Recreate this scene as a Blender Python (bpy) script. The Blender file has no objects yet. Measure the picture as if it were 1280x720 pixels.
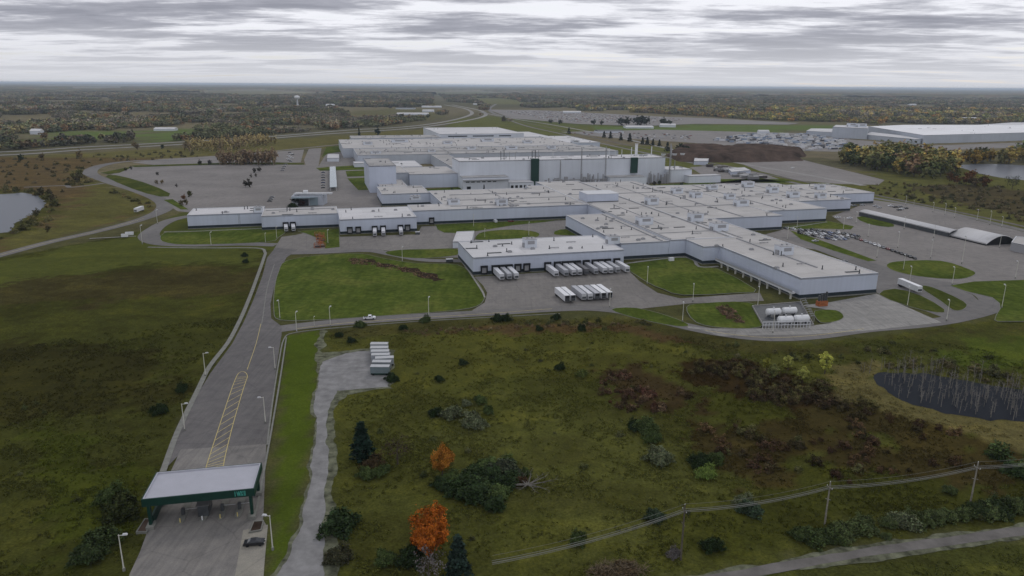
import bpy, bmesh, math, random
import numpy as np
from mathutils import Vector, Matrix, Euler
from mathutils.geometry import tessellate_polygon
C = bpy.context.scene.collection
rnd = random.Random(7)
# ---------------------------------------------------------------- camera
FPX = 914.0; CH = 102.0
PITCH = math.atan(253.3/FPX); ROLL = math.atan(8.5/1280)
cam = bpy.data.cameras.new('camera'); co = bpy.data.objects.new('camera', cam); C.objects.link(co)
cam.sensor_width = 36; cam.lens = FPX/1280*36; cam.clip_start = 1; cam.clip_end = 120000
co.matrix_world = Matrix.Translation((0, 0, CH)) @ Matrix.Rotation(math.pi/2-PITCH, 4, 'X') @ Matrix.Rotation(ROLL, 4, 'Z')
bpy.context.scene.camera = co
# ---------------------------------------------------------------- world: overcast sky
SC = bpy.context.scene
w = bpy.data.worlds.new('World'); SC.world = w; w.use_nodes = True
nt = w.node_tree; nt.nodes.clear()
def N(nt, t, **k):
    n = nt.nodes.new(t)
    for a, b in k.items():
        if a == 'inp':
            for i, v in b.items(): n.inputs[i].default_value = v
        else: setattr(n, a, b)
    return n
def L(nt, a, b): nt.links.new(a, b)
def MATH(nt, op, a, b=None, c=None, clamp=False):
    n = nt.nodes.new('ShaderNodeMath'); n.operation = op; n.use_clamp = clamp
    for i, v in enumerate((a, b, c)):
        if v is None: continue
        if isinstance(v, (int, float)): n.inputs[i].default_value = v
        else: nt.links.new(v, n.inputs[i])
    return n.outputs[0]
def MIX(nt, f, a, b, mode='MIX'):
    n = nt.nodes.new('ShaderNodeMix'); n.data_type = 'RGBA'; n.blend_type = mode
    for i, v in ((0, f), (6, a), (7, b)):
        if isinstance(v, (int, float)): n.inputs[i].default_value = v
        elif isinstance(v, tuple): n.inputs[i].default_value = (v+(1,))[:4]
        else: nt.links.new(v, n.inputs[i])
    return n.outputs[2]
def RAMP(nt, f, stops, interp='LINEAR'):
    n = nt.nodes.new('ShaderNodeValToRGB'); n.color_ramp.interpolation = interp
    e = n.color_ramp.elements
    while len(e) > 1: e.remove(e[-1])
    e[0].position = stops[0][0]; e[0].color = (tuple(stops[0][1])+(1,))[:4]
    for p, c in stops[1:]:
        q = e.new(p); q.color = (tuple(c)+(1,))[:4]
    nt.links.new(f, n.inputs[0]); return n.outputs[0]
SUN_EL = math.radians(42); SUN_AZ = math.radians(25)      # azimuth measured from +Y (view direction) towards +X
out = N(nt, 'ShaderNodeOutputWorld'); bg = N(nt, 'ShaderNodeBackground'); bg.inputs[1].default_value = 0.1
sky = N(nt, 'ShaderNodeTexSky', sky_type='NISHITA', sun_disc=False, sun_elevation=SUN_EL, sun_rotation=SUN_AZ)
tc = N(nt, 'ShaderNodeTexCoord'); sep = N(nt, 'ShaderNodeSeparateXYZ'); L(nt, tc.outputs['Generated'], sep.inputs[0])
zz = MATH(nt, 'MAXIMUM', sep.outputs[2], 0.0)
den = MATH(nt, 'ADD', zz, 0.045)
cx = MATH(nt, 'DIVIDE', sep.outputs[0], den); cy = MATH(nt, 'DIVIDE', sep.outputs[1], den)
cmb = N(nt, 'ShaderNodeCombineXYZ'); L(nt, MATH(nt, 'MULTIPLY', cx, 0.60), cmb.inputs[0]); L(nt, cy, cmb.inputs[1])
n1 = N(nt, 'ShaderNodeTexNoise', inp={'Scale': 0.66, 'Detail': 9.0, 'Roughness': 0.60, 'Distortion': 0.1}); L(nt, cmb.outputs[0], n1.inputs[0])
n2 = N(nt, 'ShaderNodeTexNoise', inp={'Scale': 0.22, 'Detail': 2.0}); L(nt, cmb.outputs[0], n2.inputs[0])
n3 = N(nt, 'ShaderNodeTexNoise', inp={'Scale': 4.5, 'Detail': 6.0, 'Roughness': 0.65}); L(nt, cmb.outputs[0], n3.inputs[0])
s = MATH(nt, 'ADD', MATH(nt, 'MULTIPLY', n1.outputs[0], 0.80), MATH(nt, 'ADD', MATH(nt, 'MULTIPLY', n2.outputs[0], 0.36), MATH(nt, 'MULTIPLY', n3.outputs[0], 0.16)))
ccol = RAMP(nt, s, [(0.54, (0.31, 0.32, 0.375)), (0.61, (0.40, 0.41, 0.47)), (0.655, (0.62, 0.63, 0.69)), (0.70, (0.90, 0.91, 0.97))])
gap = RAMP(nt, s, [(0.71, (0, 0, 0)), (0.80, (1, 1, 1))])
hz = RAMP(nt, zz, [(0.0, (1, 1, 1)), (0.025, (0.7, 0.7, 0.7)), (0.07, (0, 0, 0))])
ccol = MIX(nt, hz, ccol, (0.68, 0.69, 0.735))
ccol = MIX(nt, 1.0, ccol, (10.0, 10.0, 10.0), 'MULTIPLY')
final = MIX(nt, MATH(nt, 'MULTIPLY', gap, 0.25), ccol, sky.outputs[0])
L(nt, final, bg.inputs[0]); L(nt, bg.outputs[0], out.inputs[0])
# ---------------------------------------------------------------- sun through thin cloud
sl = bpy.data.lights.new('sun', 'SUN'); sl.energy = 0.6; sl.angle = math.radians(14); sl.color = (1, 0.96, 0.9)
so = bpy.data.objects.new('sun', sl); C.objects.link(so)
sd = Vector((math.sin(SUN_AZ)*math.cos(SUN_EL), math.cos(SUN_AZ)*math.cos(SUN_EL), math.sin(SUN_EL)))
so.rotation_euler = sd.to_track_quat('Z', 'Y').to_euler(); so.location = (0, 0, 200)
SC.view_settings.view_transform = 'Standard'; SC.view_settings.look = 'None'
SC.view_settings.exposure = 0.0; SC.view_settings.gamma = 1
SC.cycles.max_bounces = 5; SC.cycles.volume_bounces = 1

# ---------------------------------------------------------------- pixel -> place, plant grid (15 degrees)
def G(x, y, z=0.0):
    u = x-640; v = 360-y; c, s_ = math.cos(ROLL), math.sin(ROLL)
    a = (u*c-v*s_)/FPX; b = (v*c+u*s_)/FPX
    dy = math.cos(PITCH)+b*math.sin(PITCH); dz = -math.sin(PITCH)+b*math.cos(PITCH)
    t = (z-CH)/dz
    return (a*t, dy*t)
A15 = math.radians(15); cA, sA = math.cos(A15), math.sin(A15)
def W(u, v): return (u*cA-v*sA, u*sA+v*cA)
def UV(x, y, z=0):
    X, Y = G(x, y, z); return (X*cA+Y*sA, -X*sA+Y*cA)
def GP(pts, z=0.0): return [G(x, y, z) for x, y in pts]

# ---------------------------------------------------------------- numpy noise
def _h(ix, iy, seed):
    n = (ix.astype(np.int64)*374761393 + iy.astype(np.int64)*668265263 + seed*1442695041) & 0xffffffff
    n = ((n ^ (n >> 13))*1274126177) & 0xffffffff
    return ((n ^ (n >> 16)) & 0xffff)/65535.0
def vnoise(x, y, seed=0):
    x = np.asarray(x, float); y = np.asarray(y, float)
    ix = np.floor(x); iy = np.floor(y); fx = x-ix; fy = y-iy
    fx = fx*fx*(3-2*fx); fy = fy*fy*(3-2*fy)
    a = _h(ix, iy, seed); b = _h(ix+1, iy, seed); c = _h(ix, iy+1, seed); d = _h(ix+1, iy+1, seed)
    return (a*(1-fx)+b*fx)*(1-fy)+(c*(1-fx)+d*fx)*fy
def fbm(x, y, seed=0, oct=4):
    r = 0; a = 0.5; t = 0
    for i in range(oct):
        r = r+a*vnoise(x*2**i+17.3*i, y*2**i-9.1*i, seed+i); t += a; a *= 0.55
    return r/t
def inpoly(x, y, poly):
    r = np.zeros(x.shape, bool); n = len(poly); j = n-1
    for i in range(n):
        xi, yi = poly[i]; xj, yj = poly[j]
        if yi != yj:
            r ^= ((yi > y) != (yj > y)) & (x < (xj-xi)*(y-yi)/(yj-yi)+xi)
        j = i
    return r
def nearline(x, y, line, d):
    r = np.zeros(x.shape, bool)
    for (ax, ay), (bx, by) in zip(line[:-1], line[1:]):
        dx, dy = bx-ax, by-ay; l2 = dx*dx+dy*dy+1e-9
        t = np.clip(((x-ax)*dx+(y-ay)*dy)/l2, 0, 1)
        r |= (x-ax-t*dx)**2+(y-ay-t*dy)**2 < d*d
    return r

# ---------------------------------------------------------------- materials
MATS = {}
def mat(name, fn=None, color=(0.5, 0.5, 0.5), rough=0.7, metal=0.0, spec=0.3, noise=0.0, nscale=1.0, bump=0.0):
    if name in MATS: return MATS[name]
    m = bpy.data.materials.new(name); m.use_nodes = True; t = m.node_tree
    b = t.nodes['Principled BSDF']; b.inputs['Roughness'].default_value = rough
    b.inputs['Metallic'].default_value = metal; b.inputs['Specular IOR Level'].default_value = spec
    b.inputs['Base Color'].default_value = tuple(color)+(1,)
    if fn: fn(t, b)
    elif noise:
        g = N(t, 'ShaderNodeNewGeometry'); n = N(t, 'ShaderNodeTexNoise', inp={'Scale': nscale, 'Detail': 5.0, 'Roughness': 0.6}); L(t, g.outputs['Position'], n.inputs[0])
        lo = tuple(c*(1-noise) for c in color); hi = tuple(min(1, c*(1+noise)) for c in color)
        L(t, RAMP(t, n.outputs[0], [(0.3, lo), (0.7, hi)]), b.inputs['Base Color'])
        if bump:
            bp = N(t, 'ShaderNodeBump', inp={'Strength': bump, 'Distance': 0.1}); L(t, n.outputs[0], bp.inputs['Height']); L(t, bp.outputs[0], b.inputs['Normal'])
    MATS[name] = m; return m
def wpos(t): return N(t, 'ShaderNodeNewGeometry').outputs['Position']
def noi(t, p, sc, det=4.0, rough=0.55, dist=0.0):
    n = N(t, 'ShaderNodeTexNoise', inp={'Scale': sc, 'Detail': det, 'Roughness': rough, 'Distortion': dist}); L(t, p, n.inputs[0]); return n.outputs[0]
def scaled(t, p, s, rot=0.0):
    m = N(t, 'ShaderNodeMapping'); m.inputs['Scale'].default_value = s; m.inputs['Rotation'].default_value = (0, 0, rot); L(t, p, m.inputs[0]); return m.outputs[0]

def f_ground(t, b):
    p = wpos(t)
    a = N(t, 'ShaderNodeAttribute', attribute_name='zone').outputs['Color']
    big = noi(t, scaled(t, p, (0.6, 1.0, 1.0), 0.5), 0.045, 5.0, 0.6, 0.8); mid = noi(t, p, 0.22, 6.0, 0.7, 0.4); fine = noi(t, p, 1.5, 3.0, 0.75)
    m1 = RAMP(t, big, [(0.34, (0.76, 0.73, 0.76)), (0.52, (1.0, 1.0, 1.0)), (0.68, (1.35, 1.28, 1.1))])
    m2 = RAMP(t, mid, [(0.30, (0.74, 0.74, 0.74)), (0.5, (1, 1, 1)), (0.70, (1.32, 1.28, 1.2))])
    m3 = RAMP(t, fine, [(0.3, (0.6, 0.6, 0.6)), (0.7, (1.4, 1.4, 1.4))])
    ag = N(t, 'ShaderNodeAttribute', attribute_name='rough_amt').outputs['Fac']
    c = MIX(t, ag, a, MIX(t, 1.0, a, m1, 'MULTIPLY'))
    c = MIX(t, ag, c, MIX(t, 1.0, c, m2, 'MULTIPLY'))
    c = MIX(t, ag, c, MIX(t, 1.0, c, m3, 'MULTIPLY'))
    L(t, c, b.inputs['Base Color'])
    bp = N(t, 'ShaderNodeBump', inp={'Strength': 0.5, 'Distance': 0.5}); L(t, mid, bp.inputs['Height']); L(t, bp.outputs[0], b.inputs['Normal'])
M_ground = mat('meadow_ground', f_ground, rough=1.0, spec=0.0)
def f_lawn(c0):
    def f(t, b):
        p = wpos(t); big = noi(t, p, 0.03, 5.0, 0.6, 0.5); mid = noi(t, p, 0.3, 5.0, 0.7)
        st = noi(t, scaled(t, p, (1.0, 0.12, 1), -A15), 0.35, 2.0)
        c = RAMP(t, big, [(0.33, tuple(x*0.72 for x in c0)), (0.5, c0), (0.68, (c0[0]*1.5, c0[1]*1.25, c0[2]*1.5))])
        c = MIX(t, 1.0, c, RAMP(t, mid, [(0.3, (0.62, 0.62, 0.6)), (0.7, (1.35, 1.3, 1.3))]), 'MULTIPLY')
        c = MIX(t, 1.0, c, RAMP(t, st, [(0.35, (0.86, 0.9, 0.9)), (0.65, (1.12, 1.1, 1.1))]), 'MULTIPLY')
        L(t, c, b.inputs['Base Color'])
    return f
M_lawn = mat('mown_lawn', f_lawn((0.074, 0.102, 0.020)), rough=1.0, spec=0.0)
M_lawn_dark = mat('shorter_lawn', f_lawn((0.062, 0.078, 0.018)), rough=1.0, spec=0.0)
def f_asph(c0, streak=0.0, ang=0.0, grid=0.0):
    def f(t, b):
        p = wpos(t); big = noi(t, p, 0.02, 5.0, 0.6, 0.6); mid = noi(t, p, 0.25, 6.0, 0.65); fine = noi(t, p, 3.0, 2.0)
        c = RAMP(t, big, [(0.32, tuple(x*0.84 for x in c0)), (0.68, tuple(x*1.14 for x in c0))])
        c = MIX(t, 1.0, c, RAMP(t, mid, [(0.28, (0.80, 0.80, 0.82)), (0.5, (1, 1, 1)), (0.72, (1.16, 1.15, 1.12))]), 'MULTIPLY')
        v = N(t, 'ShaderNodeTexVoronoi', feature='DISTANCE_TO_EDGE', inp={'Scale': 0.07}); L(t, p, v.inputs[0])
        cr = RAMP(t, v.outputs['Distance'], [(0.0, (0.72, 0.72, 0.74)), (0.02, (1, 1, 1))])
        c = MIX(t, 0.6, c, MIX(t, 1.0, c, cr, 'MULTIPLY'))
        if streak:
            s1 = noi(t, scaled(t, p, (1.0, 0.03, 1), ang), 0.9, 3.0)
            c = MIX(t, streak, c, MIX(t, 1.0, c, RAMP(t, s1, [(0.35, (0.6, 0.6, 0.62)), (0.6, (1.1, 1.1, 1.1))]), 'MULTIPLY'))
        if grid:
            br = N(t, 'ShaderNodeTexBrick', offset=0.0, inp={'Scale': 1.0, 'Mortar Size': 0.10, 'Mortar Smooth': 0.3, 'Brick Width': grid, 'Row Height': grid, 'Color1': (1, 1, 1, 1), 'Color2': (0.93, 0.93, 0.93, 1), 'Mortar': (0.72, 0.72, 0.72, 1)})
            L(t, scaled(t, p, (1, 1, 1), -A15), br.inputs[0]); c = MIX(t, 1.0, c, br.outputs[0], 'MULTIPLY')
        c = MIX(t, 1.0, c, RAMP(t, fine, [(0.3, (0.9, 0.9, 0.9)), (0.7, (1.1, 1.1, 1.1))]), 'MULTIPLY')
        L(t, c, b.inputs['Base Color'])
    return f
M_asph = mat('worn_asphalt', f_asph((0.150, 0.143, 0.137)), rough=0.9)
M_entry = mat('entry_asphalt', f_asph((0.128, 0.121, 0.118), 0.3, -0.29), rough=0.9)
M_entryc = mat('entry_concrete', f_asph((0.185, 0.175, 0.162), 0.4, -0.30), rough=0.9)
M_lot = mat('car_park_asphalt', f_asph((0.192, 0.178, 0.167)), rough=0.9)
M_lotold = mat('old_lot_asphalt', f_asph((0.20, 0.185, 0.175)), rough=0.9)
M_conc = mat('pale_concrete', f_asph((0.27, 0.262, 0.245), 0.3, -A15, 6.0), rough=0.9)
M_yard = mat('yard_concrete', f_asph((0.186, 0.174, 0.161), 0.2, -A15, 9.0), rough=0.9)
M_gravel = mat('pale_gravel', color=(0.225, 0.222, 0.220), rough=1.0, noise=0.28, nscale=0.25, spec=0.0)
M_gravel_edge = mat('weedy_gravel', color=(0.12, 0.125, 0.085), rough=1.0, noise=0.7, nscale=0.35, spec=0.0)
M_track = mat('track_gravel', color=(0.15, 0.141, 0.132), rough=1.0, noise=0.25, nscale=0.2, spec=0.0)
M_kerb = mat('kerb_concrete', color=(0.19, 0.19, 0.17), rough=0.9, noise=0.2, nscale=0.5)
M_yellow = mat('yellow_paint', color=(0.50, 0.41, 0.17), rough=0.8, noise=0.25, nscale=1.2)
M_white_line = mat('white_paint', color=(0.42, 0.42, 0.40), rough=0.8, noise=0.2, nscale=1.0)
def f_water(t, b):
    b.inputs['Base Color'].default_value = (0.017, 0.020, 0.026, 1); b.inputs['Roughness'].default_value = 0.3
    b.inputs['Specular IOR Level'].default_value = 0.008
    p = wpos(t); bp = N(t, 'ShaderNodeBump', inp={'Strength': 0.15, 'Distance': 0.2}); L(t, noi(t, p, 0.8, 3.0), bp.inputs['Height']); L(t, bp.outputs[0], b.inputs['Normal'])
M_water = mat('still_water', f_water, rough=0.06)
def f_silt(t, b):
    f_water(t, b); b.inputs['Base Color'].default_value = (0.11, 0.12, 0.14, 1); b.inputs['Roughness'].default_value = 0.3; b.inputs['Specular IOR Level'].default_value = 0.04
M_silt = mat('milky_water', f_silt)
def f_roof(c0, seam=12.0, stain=0.5):
    def f(t, b):
        p = scaled(t, wpos(t), (1, 1, 1), -A15)
        big = noi(t, p, 0.018, 5.0, 0.6, 1.0); mid = noi(t, scaled(t, p, (0.35, 1, 1)), 0.12, 6.0, 0.7, 0.5)
        c = RAMP(t, big, [(0.3, tuple(x*(1-0.22*stain) for x in c0)), (0.7, tuple(min(.9, x*(1+0.16*stain)) for x in c0))])
        c = MIX(t, stain, c, MIX(t, 1.0, c, RAMP(t, mid, [(0.30, (0.62, 0.61, 0.60)), (0.45, (1, 1, 1)), (0.72, (1.10, 1.10, 1.10))]), 'MULTIPLY'))
        br = N(t, 'ShaderNodeTexBrick', offset=0.5, inp={'Scale': 1.0, 'Mortar Size': 0.16, 'Mortar Smooth': 0.4, 'Brick Width': seam*2.3, 'Row Height': seam, 'Color1': (1, 1, 1, 1), 'Color2': (0.90, 0.90, 0.895, 1), 'Mortar': (0.78, 0.78, 0.78, 1)})
        L(t, p, br.inputs[0]); c = MIX(t, 0.8, c, MIX(t, 1.0, c, br.outputs[0], 'MULTIPLY'))
        L(t, c, b.inputs['Base Color'])
    return f
M_roof = mat('grey_membrane_roof', f_roof((0.475, 0.46, 0.445)), rough=0.9, spec=0.1)
M_roofw = mat('white_membrane_roof', f_roof((0.60, 0.595, 0.60), 14.0, 0.4), rough=0.85, spec=0.1)
M_roofb = mat('bright_white_roof', f_roof((0.82, 0.82, 0.83), 30.0, 0.2), rough=0.85, spec=0.1)
M_roofd = mat('weathered_grey_roof', f_roof((0.39, 0.38, 0.37), 10.0, 0.9), rough=0.9, spec=0.1)
def f_wall(c0, per=1.2):
    def f(t, b):
        g = N(t, 'ShaderNodeNewGeometry'); p = g.outputs['Position']; pr = scaled(t, p, (1, 1, 1), -A15)
        wv = N(t, 'ShaderNodeTexNoise', inp={'Scale': 0.5, 'Detail': 2.0}); L(t, scaled(t, pr, (1, 1, 0.05)), wv.inputs[0])
        bigp = noi(t, pr, 0.03, 3.0)
        sp = N(t, 'ShaderNodeSeparateXYZ'); L(t, pr, sp.inputs[0])
        fr = MATH(t, 'FRACT', MATH(t, 'DIVIDE', MATH(t, 'ADD', sp.outputs[0], sp.outputs[1]), 7.5))
        ln = RAMP(t, fr, [(0.0, (0.94, 0.94, 0.95)), (0.03, (1, 1, 1)), (0.97, (1, 1, 1)), (1.0, (0.94, 0.94, 0.95))])
        c = RAMP(t, bigp, [(0.35, tuple(x*0.93 for x in c0)), (0.65, tuple(x*1.05 for x in c0))])
        c = MIX(t, 1.0, c, RAMP(t, wv.outputs[0], [(0.3, (0.965, 0.965, 0.965)), (0.6, (1.02, 1.02, 1.02))]), 'MULTIPLY')
        c = MIX(t, 1.0, c, ln, 'MULTIPLY')
        L(t, c, b.inputs['Base Color'])
    return f
M_wall = mat('pale_blue_grey_cladding', f_wall((0.49, 0.53, 0.62)), rough=0.5)
M_wallw = mat('white_cladding', f_wall((0.60, 0.63, 0.68)), rough=0.5)
M_wallg = mat('grey_cladding', f_wall((0.42, 0.45, 0.50)), rough=0.6)
M_band = mat('dark_base_band', color=(0.018, 0.028, 0.035), rough=0.7)
M_trim = mat('light_metal_trim', color=(0.55, 0.56, 0.58), rough=0.5)
M_trimd = mat('weathered_metal_trim', color=(0.30, 0.30, 0.31), rough=0.6)
M_dark = mat('black_rubber', color=(0.012, 0.013, 0.015), rough=0.8)
M_darkgrey = mat('dark_grey_metal', color=(0.06, 0.065, 0.07), rough=0.6, noise=0.3, nscale=0.5)
M_white = mat('white_painted_metal', color=(0.66, 0.67, 0.68), rough=0.5, noise=0.06, nscale=0.5)
M_offwhite = mat('dirty_white_metal', color=(0.50, 0.51, 0.52), rough=0.55, noise=0.12, nscale=0.4)
M_green = mat('dark_green_metal', color=(0.005, 0.034, 0.024), rough=0.5, noise=0.2, nscale=0.5)
M_teal = mat('teal_sign_letters', color=(0.06, 0.33, 0.27), rough=0.5)
M_glass = mat('dark_tinted_glass', color=(0.015, 0.02, 0.025), rough=0.08, spec=0.6)
M_bluegl = mat('pale_blue_glass', color=(0.22, 0.28, 0.31), rough=0.15, spec=0.5)
M_lamp = mat('lamp_post_paint', color=(0.55, 0.54, 0.48), rough=0.6)
M_wood = mat('weathered_pole_wood', color=(0.10, 0.085, 0.07), rough=0.9, noise=0.3, nscale=2.0)
M_wood2 = mat('silvery_pole_wood', color=(0.24, 0.22, 0.19), rough=0.9, noise=0.3, nscale=2.0)
M_cable = mat('grey_cable', color=(0.17, 0.17, 0.155), rough=0.6)
M_bark = mat('grey_brown_bark', color=(0.085, 0.07, 0.055), rough=1.0, noise=0.4, nscale=2.0)
M_pale_bark = mat('bleached_dead_wood', color=(0.135, 0.125, 0.11), rough=1.0, noise=0.35, nscale=2.0)
M_soil = mat('bare_brown_soil', color=(0.078, 0.056, 0.044), rough=1.0, noise=0.55, nscale=0.06, bump=0.5, spec=0.0)
M_orange = mat('rusty_orange_steel', color=(0.30, 0.095, 0.03), rough=0.7, noise=0.4, nscale=1.5)
M_red = mat('red_paint', color=(0.35, 0.015, 0.015), rough=0.4)
M_canopy = mat('pale_lilac_membrane', color=(0.40, 0.405, 0.45), rough=0.8, noise=0.05, nscale=0.3)
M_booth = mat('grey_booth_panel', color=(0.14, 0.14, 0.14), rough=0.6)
def f_objcol(t, b):
    oi = N(t, 'ShaderNodeObjectInfo'); L(t, oi.outputs['Color'], b.inputs['Base Color'])
    b.inputs['Roughness'].default_value = 0.3; b.inputs['Coat Weight'].default_value = 0.4
M_car = mat('car_paint', f_objcol)
def f_box(t, b):
    oi = N(t, 'ShaderNodeObjectInfo'); p = wpos(t)
    L(t, MIX(t, 1.0, oi.outputs['Color'], RAMP(t, noi(t, p, 0.9, 4.0), [(0.3, (0.88, 0.88, 0.88)), (0.7, (1.04, 1.04, 1.04))]), 'MULTIPLY'), b.inputs['Base Color']); b.inputs['Roughness'].default_value = 0.5
M_trailer = mat('trailer_paint', f_box)
def f_leaf(src):
    def f(t, b):
        if src == 'obj': c = N(t, 'ShaderNodeObjectInfo').outputs['Color']
        else: c = N(t, 'ShaderNodeAttribute', attribute_name='tint', attribute_type='INSTANCER').outputs['Color']
        sh = N(t, 'ShaderNodeAttribute', attribute_name='shade').outputs['Color']
        L(t, MIX(t, 1.0, c, sh, 'MULTIPLY'), b.inputs['Base Color'])
    return f
M_leaf = mat('leaves', f_leaf('obj'), rough=0.9, spec=0.02)
M_leafi = mat('leaves_of_mass', f_leaf('inst'), rough=0.9, spec=0.02)

# ---------------------------------------------------------------- objects
def tag(o, label=None, cat=None, group=None, kind=None):
    if label: o['label'] = label
    if cat: o['category'] = cat
    if group: o['group'] = group
    if kind: o['kind'] = kind
    return o
def link(name, me, m=None, parent=None):
    o = bpy.data.objects.new(name, me); C.objects.link(o)
    if m: me.materials.append(m)
    if parent: o.parent = parent
    return o
def empty(name, loc, rz=0.0, label=None, cat=None, group=None):
    o = bpy.data.objects.new(name, None); C.objects.link(o); o.location = loc; o.rotation_euler = (0, 0, rz)
    o.empty_display_size = 0.5
    return tag(o, label, cat, group)
class MB:
    def __init__(s): s.v = []; s.f = []
    def add(s, v, f):
        n = len(s.v); s.v += [tuple(p) for p in v]; s.f += [tuple(i+n for i in q) for q in f]; return s
    def box(s, x0, x1, y0, y1, z0, z1, rz=0.0, c=None):
        v = [(x, y, z) for z in (z0, z1) for x, y in ((x0, y0), (x1, y0), (x1, y1), (x0, y1))]
        if rz:
            cx_, cy_ = c or ((x0+x1)/2, (y0+y1)/2); a, b = math.cos(rz), math.sin(rz)
            v = [(cx_+(x-cx_)*a-(y-cy_)*b, cy_+(x-cx_)*b+(y-cy_)*a, z) for x, y, z in v]
        return s.add(v, [(3, 2, 1, 0), (4, 5, 6, 7), (0, 1, 5, 4), (1, 2, 6, 5), (2, 3, 7, 6), (3, 0, 4, 7)])
    def tube(s, a, b, r0, r1=None, n=8):
        r1 = r0 if r1 is None else r1
        a = Vector(a); b = Vector(b); d = (b-a).normalized()
        x = d.orthogonal().normalized(); y = d.cross(x); v = []
        for p, r in ((a, r0), (b, r1)):
            for i in range(n):
                t = 2*math.pi*i/n; v.append(p+x*math.cos(t)*r+y*math.sin(t)*r)
        f = [(i, (i+1) % n, n+(i+1) % n, n+i) for i in range(n)]+[tuple(range(n))[::-1], tuple(range(n, 2*n))]
        return s.add(v, f)
    def path(s, pts, r, n=5):
        for a, b in zip(pts[:-1], pts[1:]): s.tube(a, b, r, r, n)
        return s
    def prism(s, poly, z0, z1, top=True, bottom=True):
        if area(poly) < 0: poly = poly[::-1]
        n = len(poly); v = [(x, y, z0) for x, y in poly]+[(x, y, z1) for x, y in poly]
        f = [(i, (i+1) % n, n+(i+1) % n, n+i) for i in range(n)]
        tris = tessellate_polygon([[Vector((x, y, 0)) for x, y in poly]])
        for t in tris:
            a, b, c = t
            if (poly[b][0]-poly[a][0])*(poly[c][1]-poly[a][1])-(poly[b][1]-poly[a][1])*(poly[c][0]-poly[a][0]) < 0: a, c = c, a
            if top: f.append((n+a, n+b, n+c))
            if bottom: f.append((c, b, a))
        return s.add(v, f)
    def sheet(s, poly, z):
        tris = tessellate_polygon([[Vector((x, y, 0)) for x, y in poly]]); f = []
        for a, b, c in tris:
            if (poly[b][0]-poly[a][0])*(poly[c][1]-poly[a][1])-(poly[b][1]-poly[a][1])*(poly[c][0]-poly[a][0]) < 0: a, c = c, a
            f.append((a, b, c))
        return s.add([(x, y, z) for x, y in poly], f)
    def ring(s, poly, poly2, z0, z1):
        n = len(poly); v = [(x, y, z) for P_ in (poly, poly2) for z in (z0, z1) for x, y in P_]; f = []
        for i in range(n):
            j = (i+1) % n
            f += [(i, j, n+j, n+i), (2*n+j, 2*n+i, 3*n+i, 3*n+j), (n+i, n+j, 3*n+j, 3*n+i), (j, i, 2*n+i, 2*n+j)]
        return s.add(v, f)
    def ribbon(s, pts, w_, z0, z1=None):
        pts = [Vector(p).to_2d() for p in pts]; l = []; r = []
        for i, p in enumerate(pts):
            if i == 0: d = pts[1]-p
            elif i == len(pts)-1: d = p-pts[i-1]
            else: d = (pts[i+1]-p).normalized()+(p-pts[i-1]).normalized()
            d = d.normalized(); n_ = Vector((-d.y, d.x)); ww = w_[i] if isinstance(w_, (list, tuple)) else w_
            l.append(p+n_*ww/2); r.append(p-n_*ww/2)
        n = len(pts)
        if z1 is None:
            v = [(p.x, p.y, z0) for p in r]+[(p.x, p.y, z0) for p in l]
            return s.add(v, [(i, i+1, n+i+1, n+i) for i in range(n-1)])
        v = [(p.x, p.y, z) for z in (z0, z1) for q in (r, l) for p in q]; f = []
        for i in range(n-1):
            f += [(2*n+i, 2*n+i+1, 3*n+i+1, 3*n+i), (i, i+1, 2*n+i+1, 2*n+i), (n+i+1, n+i, 3*n+i, 3*n+i+1)]
        f += [(0, 2*n, 3*n, n), (n-1, 2*n-1, 4*n-1, 3*n-1)]
        return s.add(v, f)
    def mesh(s, name, smooth=False):
        me = bpy.data.meshes.new(name); me.from_pydata(s.v, [], s.f); me.update()
        if smooth: me.polygons.foreach_set('use_smooth', [True]*len(me.polygons))
        return me
    def obj(s, name, m, parent=None, smooth=False): return link(name, s.mesh(name, smooth), m, parent)
def area(p): return sum(p[i][0]*p[(i+1) % len(p)][1]-p[(i+1) % len(p)][0]*p[i][1] for i in range(len(p)))/2
def offset(poly, d):
    # inward offset by d for a counter-clockwise polygon
    if area(poly) < 0: poly = poly[::-1]
    n = len(poly); o = []
    for i in range(n):
        p0, p1, p2 = Vector(poly[i-1]), Vector(poly[i]), Vector(poly[(i+1) % n])
        a = (p1-p0).normalized(); b = (p2-p1).normalized()
        na = Vector((-a.y, a.x)); nb = Vector((-b.y, b.x)); m = (na+nb)
        m = m/(max(0.2, 1+na.dot(nb)))
        o.append(tuple(p1+m*d))
    return o
def copytree(o, parent=None, mats=True):
    c = o.copy(); C.objects.link(c); c.parent = parent
    for ch in list(KIDS.get(o.name, [])): copytree_child(ch, c)
    return c
KIDS = {}
def kid(parent, ch): KIDS.setdefault(parent.name, []).append(ch); return ch
def copytree_child(ch, p):
    c = ch.copy(); C.objects.link(c); c.parent = p
    for g in list(KIDS.get(ch.name, [])): copytree_child(g, c)
def smoothline(pts, n=6):
    # Catmull-Rom through the points
    P_ = [Vector(p) for p in pts]; out_ = []
    for i in range(len(P_)-1):
        a = P_[max(i-1, 0)]; b = P_[i]; c = P_[i+1]; d = P_[min(i+2, len(P_)-1)]
        for k in range(n):
            t = k/n
            out_.append(tuple(0.5*((2*b)+(c-a)*t+(2*a-5*b+4*c-d)*t*t+(-a+3*b-3*c+d)*t**3)))
    out_.append(tuple(P_[-1])); return out_
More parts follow.
